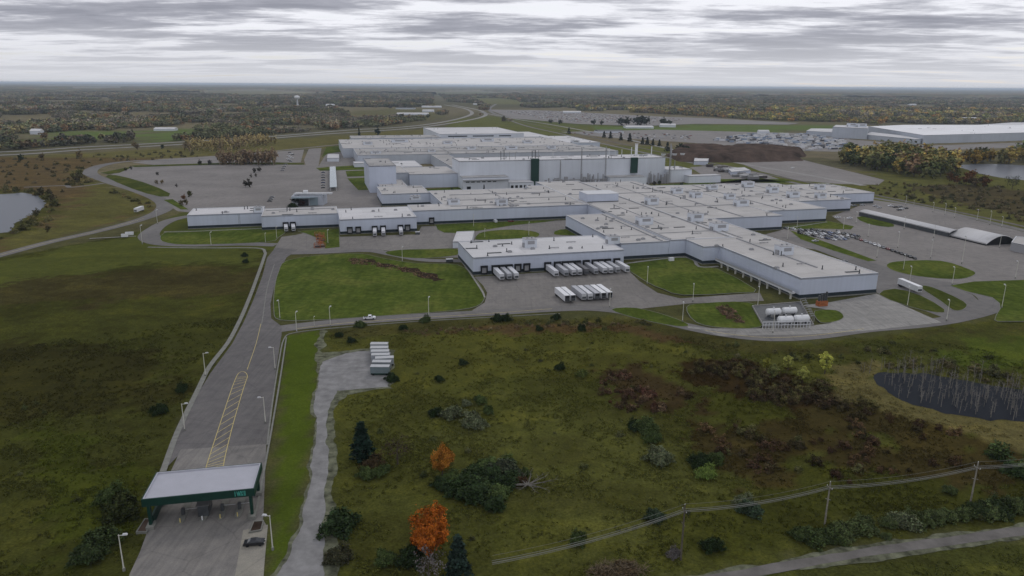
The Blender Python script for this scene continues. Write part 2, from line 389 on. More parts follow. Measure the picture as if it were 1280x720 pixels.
def smoothpoly(pts, n=4):
    P_ = [Vector(p) for p in pts]; m = len(P_); out_ = []
    for i in range(m):
        a = P_[i-1]; b = P_[i]; c = P_[(i+1) % m]; d = P_[(i+2) % m]
        for k in range(n):
            t = k/n
            out_.append(tuple(0.5*((2*b)+(c-a)*t+(2*a-5*b+4*c-d)*t*t+(-a+3*b-3*c+d)*t**3)))
    return out_
# ================================================================ GROUND
LEFT_M = (0.052, 0.056, 0.018); MEADOW = (0.066, 0.070, 0.022); STRIP = (0.068, 0.095, 0.017)
OLIVE = (0.088, 0.090, 0.035); BROWN = (0.036, 0.024, 0.012); LBROWN = (0.110, 0.080, 0.050); UPGREEN = (0.078, 0.088, 0.028)
REDB = (0.060, 0.030, 0.018); TAN = (0.125, 0.105, 0.060); FIELD = (0.11, 0.15, 0.06); FARF = (0.10, 0.095, 0.055); DIRT = (0.16, 0.14, 0.12)
ZONES = [
 # poly (photo pixels on the ground), colour, roughness, warp in metres
 ([(-900, 900), (-600, 330), (0, 322), (170, 290), (335, 312), (318, 380), (262, 470), (205, 590), (150, 900)], LEFT_M, 1.0, 3),
 ([(-500, 350), (0, 325), (120, 300), (330, 316), (325, 332), (200, 325), (60, 345), (0, 380), (-400, 420)], UPGREEN, 0.6, 8),
 ([(-300, 400), (60, 345), (200, 332), (322, 335), (315, 370), (180, 375), (40, 380)], (0.056, 0.050, 0.023), 1.0, 12),
 ([(-300, 450), (60, 430), (220, 435), (215, 520), (60, 530), (-200, 540)], (0.038, 0.037, 0.014), 1.0, 14),
 ([(40, 540), (150, 560), (165, 640), (120, 720), (60, 700)], (0.052, 0.062, 0.014), 1.0, 8),
 ([(330, 900), (345, 600), (355, 420), (400, 412), (398, 445), (380, 600), (340, 900)], STRIP, 0.5, 0.5),
 ([(400, 410), (760, 395), (960, 428), (1100, 420), (1400, 380), (1700, 420), (1700, 640), (1200, 664), (850, 718), (400, 740), (405, 600)], MEADOW, 1.0, 3),
 ([(390, 410), (620, 397), (780, 397), (1000, 432), (1180, 412), (1300, 405), (1300, 425), (1150, 437), (1000, 440), (900, 438), (770, 410), (600, 412), (420, 422)], (0.060, 0.058, 0.024), 1.0, 4),
 ([(520, 418), (600, 408), (700, 403), (790, 405), (880, 430), (860, 430), (760, 412), (620, 417), (540, 425)], (0.085, 0.058, 0.034), 0.9, 3),
 ([(420, 425), (760, 410), (900, 445), (860, 470), (650, 470), (470, 500)], (0.078, 0.080, 0.024), 0.9, 8),
 ([(600, 500), (800, 540), (860, 620), (700, 680), (600, 640)], (0.078, 0.082, 0.028), 1.0, 14),
 ([(750, 462), (800, 458), (850, 480), (870, 500), (840, 525), (780, 522), (750, 500)], (0.050, 0.036, 0.020), 0.9, 9),
 ([(855, 452), (930, 448), (1010, 470), (1085, 500), (1100, 520), (1000, 512), (930, 490), (860, 475)], BROWN, 0.9, 5),
 ([(860, 520), (960, 530), (1080, 515), (1200, 535), (1270, 575), (1180, 600), (1020, 610), (900, 590), (840, 550)], (0.050, 0.040, 0.018), 0.9, 16),
 ([(880, 480), (960, 495), (1000, 520), (950, 530), (870, 515)], (0.056, 0.060, 0.016), 0.9, 5),
 ([(950, 590), (1200, 600), (1400, 560), (1400, 620), (1150, 655), (900, 690), (850, 660)], (0.050, 0.054, 0.015), 1.0, 8),
 ([(1050, 455), (1090, 450), (1110, 480), (1180, 505), (1290, 525), (1450, 545), (1450, 565), (1270, 560), (1150, 535), (1060, 500), (1040, 475)], (0.12, 0.105, 0.055), 0.9, 4),
 ([(1060, 425), (1400, 400), (1400, 480), (1200, 460), (1080, 450)], (0.062, 0.068, 0.022), 1.0, 6),
 ([(1180, 430), (1400, 420), (1400, 480), (1250, 460), (1180, 450)], (0.066, 0.086, 0.020), 0.9, 8),
 ([(820, 735), (1060, 695), (1280, 676), (1600, 640), (1600, 900), (820, 900)], (0.058, 0.064, 0.022), 1.0, 3),
 # left of the plant
 ([(-600, 320), (-600, 200), (0, 196), (230, 190), (180, 200), (115, 208), (110, 222), (190, 245), (195, 262), (120, 285), (0, 316)], LBROWN, 0.8, 6),
 ([(0, 300), (60, 280), (110, 240), (100, 215), (120, 205), (180, 198), (110, 210), (112, 222), (190, 247), (190, 262), (100, 290), (0, 316)], (0.105, 0.100, 0.045), 0.8, 10),
 ([(-200, 232), (20, 236), (60, 245), (75, 262), (50, 278), (20, 296), (-200, 300)], (0.075, 0.075, 0.028), 0.9, 5),
 ([(150, 300), (230, 265), (345, 268), (345, 312), (180, 312)], UPGREEN, 0.3, 2),
 # north-west strip between highway and car park
 ([(0, 196), (230, 185), (430, 168), (540, 160), (545, 172), (440, 180), (300, 195), (180, 198)], (0.125, 0.115, 0.055), 0.8, 10),
 # north-east grass either side of the rail corridor
 ([(560, 150), (610, 145), (760, 158), (900, 185), (1100, 225), (1280, 265), (1500, 315), (1500, 345), (1280, 300), (1100, 255), (900, 222), (760, 200), (660, 172), (560, 160)], (0.112, 0.120, 0.048), 0.7, 10),
 ([(1100, 200), (1280, 215), (1600, 250), (1600, 330), (1280, 285), (1100, 245), (1060, 232), (1080, 218)], (0.105, 0.105, 0.045), 0.9, 10),
 ([(1140, 232), (1200, 230), (1400, 250), (1400, 290), (1280, 270), (1160, 245)], (0.075, 0.062, 0.042), 0.9, 8),
 ([(860, 157), (1062, 157), (1040, 164), (860, 166), (740, 163), (740, 159)], FIELD, 0.4, 10),
 ([(640, 148), (760, 150), (860, 150), (860, 157), (740, 159), (660, 154)], (0.10, 0.115, 0.05), 0.6, 10),
 ([(860, 150), (985, 150), (1060, 152), (1060, 157), (900, 157)], (0.14, 0.125, 0.09), 0.5, 10),
 ([(940, 166), (1062, 165), (1062, 200), (940, 195), (870, 186), (740, 180), (700, 170), (850, 166)], DIRT, 0.6, 8),
 # far fields between the woods
 ([(55, 166), (150, 163), (170, 172), (60, 176)], FIELD, 0.4, 20), ([(160, 172), (215, 162), (255, 160), (250, 170), (190, 178)], FIELD, 0.4, 20),
 ([(0, 172), (50, 172), (60, 180), (0, 184)], (0.10, 0.10, 0.05), 0.7, 20),
 ([(90, 110.5), (140, 109.5), (150, 112), (95, 113)], (0.25, 0.22, 0.17), 0.3, 60), ([(260, 113), (330, 112), (420, 117), (330, 121), (250, 118)], (0.16, 0.15, 0.11), 0.6, 60),
 ([(340, 115), (400, 114), (420, 119), (345, 120)], (0.24, 0.22, 0.18), 0.6, 60), ([(520, 115), (600, 113.5), (640, 118), (560, 121)], (0.14, 0.14, 0.10), 0.7, 60),
 ([(430, 139), (535, 135), (560, 146), (520, 151), (440, 150)], (0.12, 0.115, 0.07), 0.8, 30), ([(585, 122), (640, 124), (660, 130), (600, 131)], (0.14, 0.14, 0.08), 0.7, 30),
]
ZP = [(GP(p), c, r, wv) for p, c, r, wv in ZONES]
def zone(x, y):
    x = np.asarray(x, float); y = np.asarray(y, float); r = np.hypot(x, y)
    f1 = fbm(x/700, y/700, 3, 4); f2 = fbm(x/160, y/160, 5, 3)
    col = np.empty(x.shape+(3,)); 
    k = np.clip((f1-0.42)*6, 0, 1)[..., None]
    col[:] = np.array(FARF)*(1-k)+np.array((0.16, 0.14, 0.085))*k
    nearm = np.clip((900-r)/400, 0, 1)[..., None]
    col = col*(1-nearm)+np.array(OLIVE)*0.8*nearm
    rg = np.full(x.shape, 0.8)
    wx = fbm(x/22, y/22, 11, 4)-0.5; wy = fbm(x/22, y/22, 23, 4)-0.5
    wx += (vnoise(x/3, y/3, 31)-0.5)*0.25; wy += (vnoise(x/3, y/3, 37)-0.5)*0.25
    for poly, c, ra, wv in ZP:
        c = (c[0]*.97, c[1]*.97, c[2]*.72)
        m = inpoly(x+wx*wv*4, y+wy*wv*4, poly); col[m] = c; rg[m] = ra
    return col, rg
PAVED = []; LINES = []
def axis(a, b, step, far):
    mid_ = list(np.arange(a, b, step)); s_ = step; up = [mid_[-1]]
    while up[-1] < far: s_ *= 1.11; up.append(up[-1]+s_)
    s_ = step; dn = [a]
    while dn[-1] > -far: s_ *= 1.11; dn.append(dn[-1]-s_)
    return np.array(dn[::-1][:-1]+mid_+up[1:])
gx = axis(-300, 420, 3.0, 70000); gy = axis(60, 760, 3.0, 70000)
gy = gy[gy > -4000]
X, Y = np.meshgrid(gx, gy); ny, nx = X.shape
colr, rgh = zone(X, Y)
def build_ground(paved_mask):
    Z = np.full(X.shape, -0.10); r = np.hypot(X, Y)
    hum = fbm(X/35, Y/35, 41, 4)-1.0
    Z += np.where(paved_mask, 0, hum*.8*(rgh > 0.55)*np.clip((1500-r)/500, 0, 1))
    v = np.stack([X, Y, Z], -1).reshape(-1, 3)
    idx = np.arange(nx*ny).reshape(ny, nx); q = np.stack([idx[:-1, :-1], idx[:-1, 1:], idx[1:, 1:], idx[1:, :-1]], -1).reshape(-1, 4)
    me = bpy.data.meshes.new('ground'); me.vertices.add(len(v)); me.vertices.foreach_set('co', v.ravel())
    me.loops.add(q.size); me.loops.foreach_set('vertex_index', q.ravel().astype(np.int32))
    me.polygons.add(len(q)); me.polygons.foreach_set('loop_start', np.arange(0, q.size, 4, dtype=np.int32)); me.polygons.foreach_set('loop_total', np.full(len(q), 4, np.int32))
    me.polygons.foreach_set('use_smooth', np.ones(len(q), bool)); me.update()
    a = me.attributes.new('zone', 'FLOAT_COLOR', 'POINT'); a.data.foreach_set('color', np.concatenate([colr.reshape(-1, 3), np.ones((nx*ny, 1))], 1).ravel().astype(np.float32))
    a = me.attributes.new('rough_amt', 'FLOAT', 'POINT'); a.data.foreach_set('value', rgh.ravel().astype(np.float32))
    tag(link('ground', me, M_ground), kind='structure')
def ragged(poly, amp, step=1.2):
    o = []
    for i in range(len(poly)):
        a = Vector(poly[i]); b = Vector(poly[(i+1) % len(poly)]); n = max(1, int((b-a).length/step)) if (b-a).length < 900 else 1; d = (b-a).normalized(); nn = Vector((-d.y, d.x))
        for k in range(n):
            p = a.lerp(b, k/n); q = float(fbm(np.array([p.x/7.0]), np.array([p.y/7.0]), 55, 3)[0])-.5; o.append(tuple(p+nn*q*amp*2))
    return o
def struct(name, m, pts=None, z=0.0, world=None, smooth=0, mb=None, paved=True, rag=0):
    poly = world or GP(pts)
    if rag: poly = ragged(poly, rag)
    if smooth: poly = smoothpoly(poly, smooth)
    if paved: PAVED.append(poly)
    o = MB().sheet(poly, z).obj(name, m); return tag(o, kind='structure')
def road(name, m, pts, w_, z=0.0, n=6, paved=True):
    ln = smoothline(GP(pts), n)
    if isinstance(w_, (list, tuple)): w2 = list(np.interp(np.arange(len(ln)), np.arange(len(w_))*n, w_)); wm = max(w_)
    else: w2 = w_; wm = w_
    if paved: LINES.append((ln, wm/2+2))
    return tag(MB().ribbon(ln, w2, z).obj(name, m), kind='structure')
def island(name, pts, m=None, sm=3, z=0.13, kerb=True, world=None):
    poly = smoothpoly(world or GP(pts), sm) if sm else (world or GP(pts))
    if area(poly) < 0: poly = poly[::-1]
    o = tag(MB().sheet(poly, z).obj(name, m or M_lawn), kind='structure')
    if kerb:
        inn = offset(poly, 0.22); tag(MB().ring(poly, inn, -0.02, z+0.03).obj('kerb', M_kerb), kind='structure')
    return o

# --- entry road (asphalt), with the concrete apron at the gate
struct('road', M_entry, [(205, 588), (222, 545), (240, 505), (262, 468), (290, 430), (305, 402), (318, 372), (328, 345), (334, 322), (344, 310), (372, 312), (358, 322), (346, 345), (338, 380), (339, 398), (352, 408), (352, 418), (347, 450), (340, 500), (335, 540), (332, 558), (226, 566)], 0.03)
struct('road', M_entryc, [(110, 900), (162, 718), (175, 690), (204, 610), (226, 562), (333, 555), (331, 600), (329, 650), (334, 658), (328, 720), (322, 900)], 0.045)
road('road', M_asph, [(350, 411), (400, 405), (462, 400), (540, 395), (610, 391), (690, 386), (740, 385), (790, 391), (850, 406), (900, 416), (960, 422), (1020, 419), (1080, 411), (1150, 405), (1200, 397), (1238, 384), (1236, 370), (1205, 360), (1160, 352), (1120, 342), (1070, 326), (1020, 308), (985, 296)], [9, 9, 9, 9, 9, 9, 9, 9, 9, 9, 9, 9, 9, 9, 9, 11, 14, 15, 14, 13, 13, 12, 12], 0.025)
road('road', M_asph, [(352, 316), (400, 315), (460, 313), (490, 318), (530, 325), (578, 326)], [11, 10, 9, 7, 7, 8], 0.027)
road('road', M_asph, [(237, 270), (214, 275), (196, 284), (186, 295), (200, 303), (240, 306), (300, 305), (345, 306)], [10, 10, 11, 14, 14, 11, 10, 10], 0.026)
# --- aprons and yards
struct('loading_yard', M_yard, [(342, 312), (352, 296), (368, 294), (385, 290), (427, 296), (521, 293), (527, 283), (600, 281), (728, 274), (752, 276), (748, 296), (745, 303), (573, 322), (545, 322), (475, 312), (400, 316), (360, 318)], 0.012)
struct('loading_yard', M_yard, [(593, 346), (781, 334), (800, 352), (822, 366), (850, 373), (950, 366), (955, 376), (865, 379), (800, 386), (740, 385), (690, 387), (610, 392), (590, 388), (606, 378), (609, 366), (604, 357)], 0.014)
struct('loading_yard', M_conc, [(1000, 382), (1036, 378), (1096, 367), (1177, 403), (1078, 414), (1010, 418), (900, 420), (868, 410), (930, 411), (1000, 409), (1038, 404), (1055, 397), (1052, 391), (1028, 386)], 0.036)
struct('car_park', M_lot, [(930, 300), (975, 288), (985, 285), (1030, 285), (1060, 284), (1040, 270), (1062, 262), (1092, 250), (1150, 258), (1280, 290), (1500, 350), (1500, 400), (1280, 352), (1190, 356), (1110, 338), (1060, 326), (1020, 312)], 0.010)
struct('car_park', M_lot, [(222, 264), (190, 243), (160, 229), (138, 219), (150, 213), (165, 208), (285, 204), (352, 205), (382, 206), (380, 200), (386, 186), (402, 185), (398, 208), (462, 213), (476, 240), (476, 262), (380, 266), (262, 268)], 0.010)
struct('car_park', M_lot, [(165, 203), (200, 199), (285, 194), (350, 189), (380, 187), (376, 203), (345, 204), (200, 207)], 0.012)
struct('car_park', M_yard, [(398, 208), (408, 192), (440, 187), (449, 207), (420, 209)], 0.014)
struct('car_park', M_lotold, [(918, 201), (1000, 199), (1106, 225), (1098, 231), (1050, 230), (1000, 226), (950, 214)], 0.014)
struct('car_park', M_lotold, [(862, 209), (905, 206), (955, 217), (985, 228), (900, 233), (880, 220)], 0.012)
struct('car_park', M_lot, [(610, 137), (680, 138), (830, 146), (890, 148), (1000, 154), (985, 156), (870, 155), (800, 158), (720, 155), (640, 148)], 0.5)
struct('car_park', M_lot, [(700, 165), (820, 162), (1062, 168), (1062, 190), (980, 188), (860, 178), (760, 172)], 0.02)
struct('car_park', M_lot, [(1010, 170), (1160, 182), (1285, 178), (1285, 184), (1170, 188), (1060, 185), (1010, 180)], 0.03)
# --- ring road west, highway and rail corridor
road('road', M_asph, [(-200, 372), (0, 319), (60, 303), (130, 287), (180, 273), (205, 261), (200, 250), (170, 238), (130, 225), (112, 215), (130, 206), (170, 201), (230, 200), (290, 194), (360, 187), (410, 182), (440, 179)], [9, 9, 9, 9, 10, 14, 13, 11, 12, 16, 14, 11, 9, 9, 9, 9, 9], 0.018)
road('road', M_asph, [(30, 234), (80, 232), (90, 234), (130, 229)], 5, 0.02)
road('road', M_conc, [(-400, 205), (0, 190), (100, 184), (180, 180), (260, 175.5), (340, 170.5), (430, 163), (500, 159), (548, 153.5), (580, 146.5), (590, 141), (580, 135.5), (555, 131)], 14, 0.05)
road('road', M_conc, [(-400, 209), (0, 194), (100, 187.5), (200, 182), (300, 176), (400, 168), (500, 161.5), (560, 154.5), (600, 147), (607, 142), (596, 137), (565, 131)], 14, 0.05)
road('road', M_asph, [(636, 150), (660, 158), (700, 167), (760, 181), (830, 196), (900, 211), (960, 222), (1050, 240), (1150, 258), (1280, 288), (1500, 345)], 8, 0.03)
road('road', M_conc, [(600, 140), (640, 148), (690, 156), (760, 169), (850, 189), (930, 205), (1000, 217), (1080, 232)], 9, 0.05)
road('railway', M_track, [(610, 143), (650, 152), (700, 162), (760, 176), (830, 191), (900, 206), (1000, 226), (1100, 245), (1280, 283), (1500, 338)], 5, 0.04)
road('road', M_asph, [(620, 130), (612, 136), (618, 142), (640, 147)], 14, 0.06)
# --- country road and gravel track
_rd = GP([(860, 723), (950, 708), (1040, 692), (1100, 682), (1160, 674), (1280, 658), (1420, 638), (1600, 612), (1600, 620), (1420, 648), (1280, 669), (1160, 686), (1100, 694), (1040, 703), (950, 719), (900, 730)])
struct('gravel_verge', M_gravel_edge, world=offset(_rd, -1.0), z=-0.01, rag=1.6)
struct('road', M_track, world=_rd, z=0.03, rag=0.5)
if 0: road('road', M_track, [(700, 745), (850, 722), (950, 711), (1040, 697), (1100, 687), (1160, 679), (1280, 663), (1420, 643), (1600, 615)], [7, 7, 7.5, 7, 7, 7, 7, 7, 7], 0.03)
struct('gravel_verge', M_gravel_edge, [(322, 735), (350, 700), (370, 660), (384, 600), (391, 540), (395, 470), (395, 425), (402, 412), (410, 414), (403, 440), (440, 438), (470, 435), (492, 438), (492, 486), (430, 492), (421, 510), (417, 560), (416, 640), (418, 760), (322, 900)], -0.02, rag=2.2)
struct('gravel_track', M_gravel, [(326, 745), (356, 702), (376, 656), (388, 600), (394, 540), (397, 470), (402, 452), (432, 442), (464, 438), (488, 440), (486, 484), (420, 488), (412, 505), (409, 560), (404, 650), (400, 760), (330, 900)], 0.0, rag=1.3)
# --- lawns
island('lawn', [(350, 400), (342, 388), (343, 360), (348, 340), (358, 326), (400, 319), (450, 317), (480, 323), (520, 329), (572, 331), (592, 346), (602, 360), (606, 372), (596, 383), (560, 389), (480, 395), (400, 400)])
island('lawn', [(481, 316), (500, 312.5), (540, 311.5), (571, 311), (571, 319), (530, 323), (498, 321)])
island('lawn', [(200, 299), (206, 291), (236, 288), (352, 284), (348, 297), (330, 303), (240, 306), (210, 304)], sm=2)
island('lawn', [(372, 289), (424, 286), (425, 309), (406, 311), (402, 300), (385, 293)], sm=1)
island('lawn', [(545, 283), (560, 280), (700, 275), (640, 282), (590, 290), (555, 291)], sm=2)
island('lawn', [(594, 297), (604, 290), (640, 287), (670, 290), (672, 296), (640, 299), (600, 300)], sm=3)
island('lawn', [(692, 292), (700, 287), (745, 286), (745, 294), (700, 294)], sm=2)
island('lawn', [(783, 329), (857, 322), (875, 333), (897, 336), (945, 362), (925, 366), (855, 369), (830, 362), (806, 351)], sm=2)
island('lawn', [(764, 387), (795, 385), (835, 395), (861, 406), (845, 408), (795, 398)], sm=3)
island('lawn', [(858, 384), (880, 379), (935, 378), (958, 392), (950, 409), (905, 410), (870, 403)], sm=3)
island('lawn', [(1018, 389), (1045, 388), (1055, 396), (1045, 402), (1025, 403)], sm=3)
island('lawn', [(1108, 333), (1120, 327), (1175, 326), (1212, 337), (1219, 343), (1200, 349), (1160, 347), (1125, 341)], sm=3)
island('lawn', [(987, 288), (1002, 292), (1050, 309), (1096, 326), (1085, 327), (1040, 313), (1000, 299)], sm=1)
island('lawn', [(977, 284), (1033, 276), (1068, 283), (1064, 287), (1020, 286), (985, 287)], sm=1)
island('lawn', [(1070, 272), (1090, 271), (1118, 281), (1110, 284), (1085, 280)], sm=2)
island('lawn', [(1098, 368), (1118, 361), (1150, 369), (1181, 387), (1172, 391), (1135, 383)], M_lawn_dark, sm=2)
island('lawn', [(1150, 359), (1165, 359), (1205, 377), (1206, 386), (1192, 388), (1175, 376)], M_lawn_dark, sm=3)
island('lawn', [(1187, 357), (1280, 350), (1500, 360), (1500, 400), (1280, 402), (1243, 400), (1250, 386), (1240, 372)], sm=2)
island('lawn', [(132, 221), (145, 219), (180, 228), (213, 242), (200, 246), (165, 236)], M_lawn_dark, sm=2)
island('lawn', [(125, 216), (150, 211), (168, 208), (150, 216), (135, 218)], M_lawn_dark, sm=1)
island('lawn', [(165, 207), (284, 203.5), (345, 203), (380, 204), (380, 206), (285, 205.5), (168, 209)], M_lawn_dark, sm=0, kerb=False)
island('lawn', [(226, 262), (204, 250), (216, 249), (236, 262)], sm=0)
island('lawn', [(402, 197), (408, 184), (440, 181), (446, 185), (440, 188), (410, 192)], sm=0, kerb=False)
island('lawn', [(395, 210), (455, 206), (461, 212), (400, 213.5)], sm=0, kerb=False)
island('lawn', [(432, 214), (460, 213), (463, 220), (434, 221)], sm=0, kerb=False)
island('lawn', [(434, 223), (463, 222), (468, 237), (448, 238)], sm=0, kerb=False)
island('lawn', [(511, 238), (577, 234), (580, 238), (515, 241)], sm=0, kerb=False)
island('lawn', [(800, 232), (895, 227), (990, 227), (980, 224), (900, 224), (896, 229), (850, 236), (810, 237)], sm=0, kerb=False)
island('lawn', [(905, 227), (945, 222), (985, 228), (975, 229)], sm=0, kerb=False)
# --- kerb walks beside the entry road and the light paths round the halls
def walk(name, m, pts, w_, z0=-0.05, z1=0.14, n=4):
    return tag(MB().ribbon(smoothline(GP(pts), n), w_, z0, z1).obj(name, m), kind='structure')
walk('pavement', M_kerb, [(194, 612), (205, 586), (222, 540), (248, 486), (262, 458), (285, 428), (300, 400), (312, 372), (322, 345), (330, 322), (331, 315), (320, 310), (250, 310), (185, 309)], 1.7)
walk('kerb', M_kerb, [(334, 556), (341, 500), (349, 450), (355, 424), (368, 416), (420, 410), (520, 402), (610, 397), (700, 392)], 0.5)
walk('kerb', M_kerb, [(343, 330), (334, 360), (328, 400), (325, 408)], 0.4, -0.02, 0.05)
walk('path', M_kerb, [(318, 650), (328, 600), (339, 540), (350, 475), (358, 422)], 0.5, -0.1, 0.25)
walk('path', M_conc, [(205, 290), (237, 289.5), (355, 284.5)], 1.8, -0.05, 0.16)
walk('path', M_conc, [(782, 329.5), (858, 321.5), (874, 333.5), (898, 333)], 2.0, -0.05, 0.16)
walk('path', M_conc, [(978, 286), (1034, 277.5)], 1.5, -0.05, 0.16)
walk('path', M_conc, [(575, 323), (600, 360), (606, 372)], 0.9, -0.05, 0.17)
walk('path', M_conc, [(860, 409), (900, 413), (950, 414), (1000, 411), (1070, 411)], 3.0, -0.05, 0.12)
walk('path', M_conc, [(112, 298), (170, 295)], 1.5, -0.15, 0.0)
# --- painted hatching on the entry road and the lane edge
def hatch():
    ls = [(257, 586), (262, 570), (276, 527), (290, 485), (296, 470)]; rs = [(279, 585), (282, 568), (292, 528), (304, 487), (309.5, 471)]
    lw, rw = smoothline(GP(ls), 4), smoothline(GP(rs), 4); m = MB()
    cap = smoothline([lw[-1], G(299, 466), G(304, 464.5), G(308, 467), rw[-1]], 3)
    z = 0.062
    m.ribbon(lw, 0.22, z); m.ribbon(rw, 0.22, z); m.ribbon(cap, 0.22, z)
    n = 19
    for i in range(n):
        t = i/n; t2 = min(1, t+0.075)
        def at(l, t): k = t*(len(l)-1); i0 = int(min(k, len(l)-2)); return Vector(l[i0]).lerp(Vector(l[i0+1]), k-i0)
        m.ribbon([tuple(at(lw, t)), tuple(at(rw, t2))], 0.2, z+0.004)
    tag(m.obj('road_marking', M_yellow), kind='structure')
hatch()
def lane(pts, w_=0.18, m=M_white_line, z=0.07, dash=None):
    ln = smoothline(GP(pts), 5); mb = MB()
    if dash:
        for i in range(0, len(ln)-1, 2): mb.ribbon(ln[i:i+2], w_, z)
    else: mb.ribbon(ln, w_, z)
    tag(mb.obj('road_marking', m), kind='structure')
lane([(309, 462), (320, 430), (326, 405)], 0.2, M_yellow)
lane([(370, 411), (430, 404), (520, 397.5), (610, 392), (690, 386)], 0.3, M_yellow)
lane([(780, 390), (850, 406), (900, 416), (960, 422), (1020, 419), (1080, 411)], 0.3, M_yellow)
lane([(0, 319), (60, 303), (130, 287), (180, 273)], 0.4, M_yellow)
tag(MB().ribbon(smoothline(GP([(438, 325), (450, 325), (464, 327), (480, 331.5), (500, 335), (520, 340), (535, 345), (549, 351)]), 5), [5.0+4.0*math.sin(k*.9)+(3 if k > 22 else 0) if k else 1 for k in range(36)], 0.19).obj('ditch', mat('wet_brown_soil', color=(.038, .027, .018), rough=1, noise=.5, nscale=.4, spec=0)), kind='structure')
struct('road', M_asph, [(1036, 322), (1100, 333), (1160, 350), (1215, 368), (1232, 384), (1190, 401), (1096, 366), (1090, 344)], 0.018)
# --- water
def lagoon(name, m, pts, z=-0.0, sm=3):
    poly = smoothpoly(GP(pts), sm); poly = ragged(poly, 3.0); PAVED.append(poly)
    tag(MB().sheet(poly, z).obj(name, m), kind='structure'); return poly
P1 = lagoon('pond', M_silt, [(-150, 250), (0, 243), (25, 241), (45, 244), (56, 254), (50, 264), (32, 272), (18, 281), (14, 289), (0, 291), (-150, 300)], -0.02)
P2 = lagoon('pond', M_water, [(1087, 467), (1125, 465), (1165, 468), (1215, 476), (1280, 489), (1380, 505), (1420, 530), (1340, 538), (1280, 528), (1215, 521), (1160, 510), (1118, 495), (1098, 482)], -0.02)
P3 = lagoon('pond', M_silt, [(1198, 207), (1240, 205), (1300, 208), (1500, 222), (1500, 245), (1300, 227), (1250, 222), (1215, 214)], 0.02)
pm = np.zeros(X.shape, bool)
for p in PAVED: pm |= inpoly(X, Y, p)
for i in ((1, 0), (-1, 0), (0, 1), (0, -1), (1, 1), (-1, -1), (1, -1), (-1, 1)): pass
pm2 = pm.copy()
pm2[1:] |= pm[:-1]; pm2[:-1] |= pm[1:]; pm2[:, 1:] |= pm[:, :-1]; pm2[:, :-1] |= pm[:, 1:]
for ln, d in LINES: pm2 |= nearline(X, Y, ln, d+3)
pm2 |= inpoly(X, Y, [W(-110, 500), W(90, 480), W(70, 370), W(520, 290), W(520, 1500), W(-110, 1500)]) 
build_ground(pm2)
def on_paved(x, y, grow=0.0):
    r = np.zeros(x.shape, bool)
    for p in PAVED: r |= inpoly(x, y, p)
    for ln, d in LINES: r |= nearline(x, y, ln, d-2+grow)
    return r
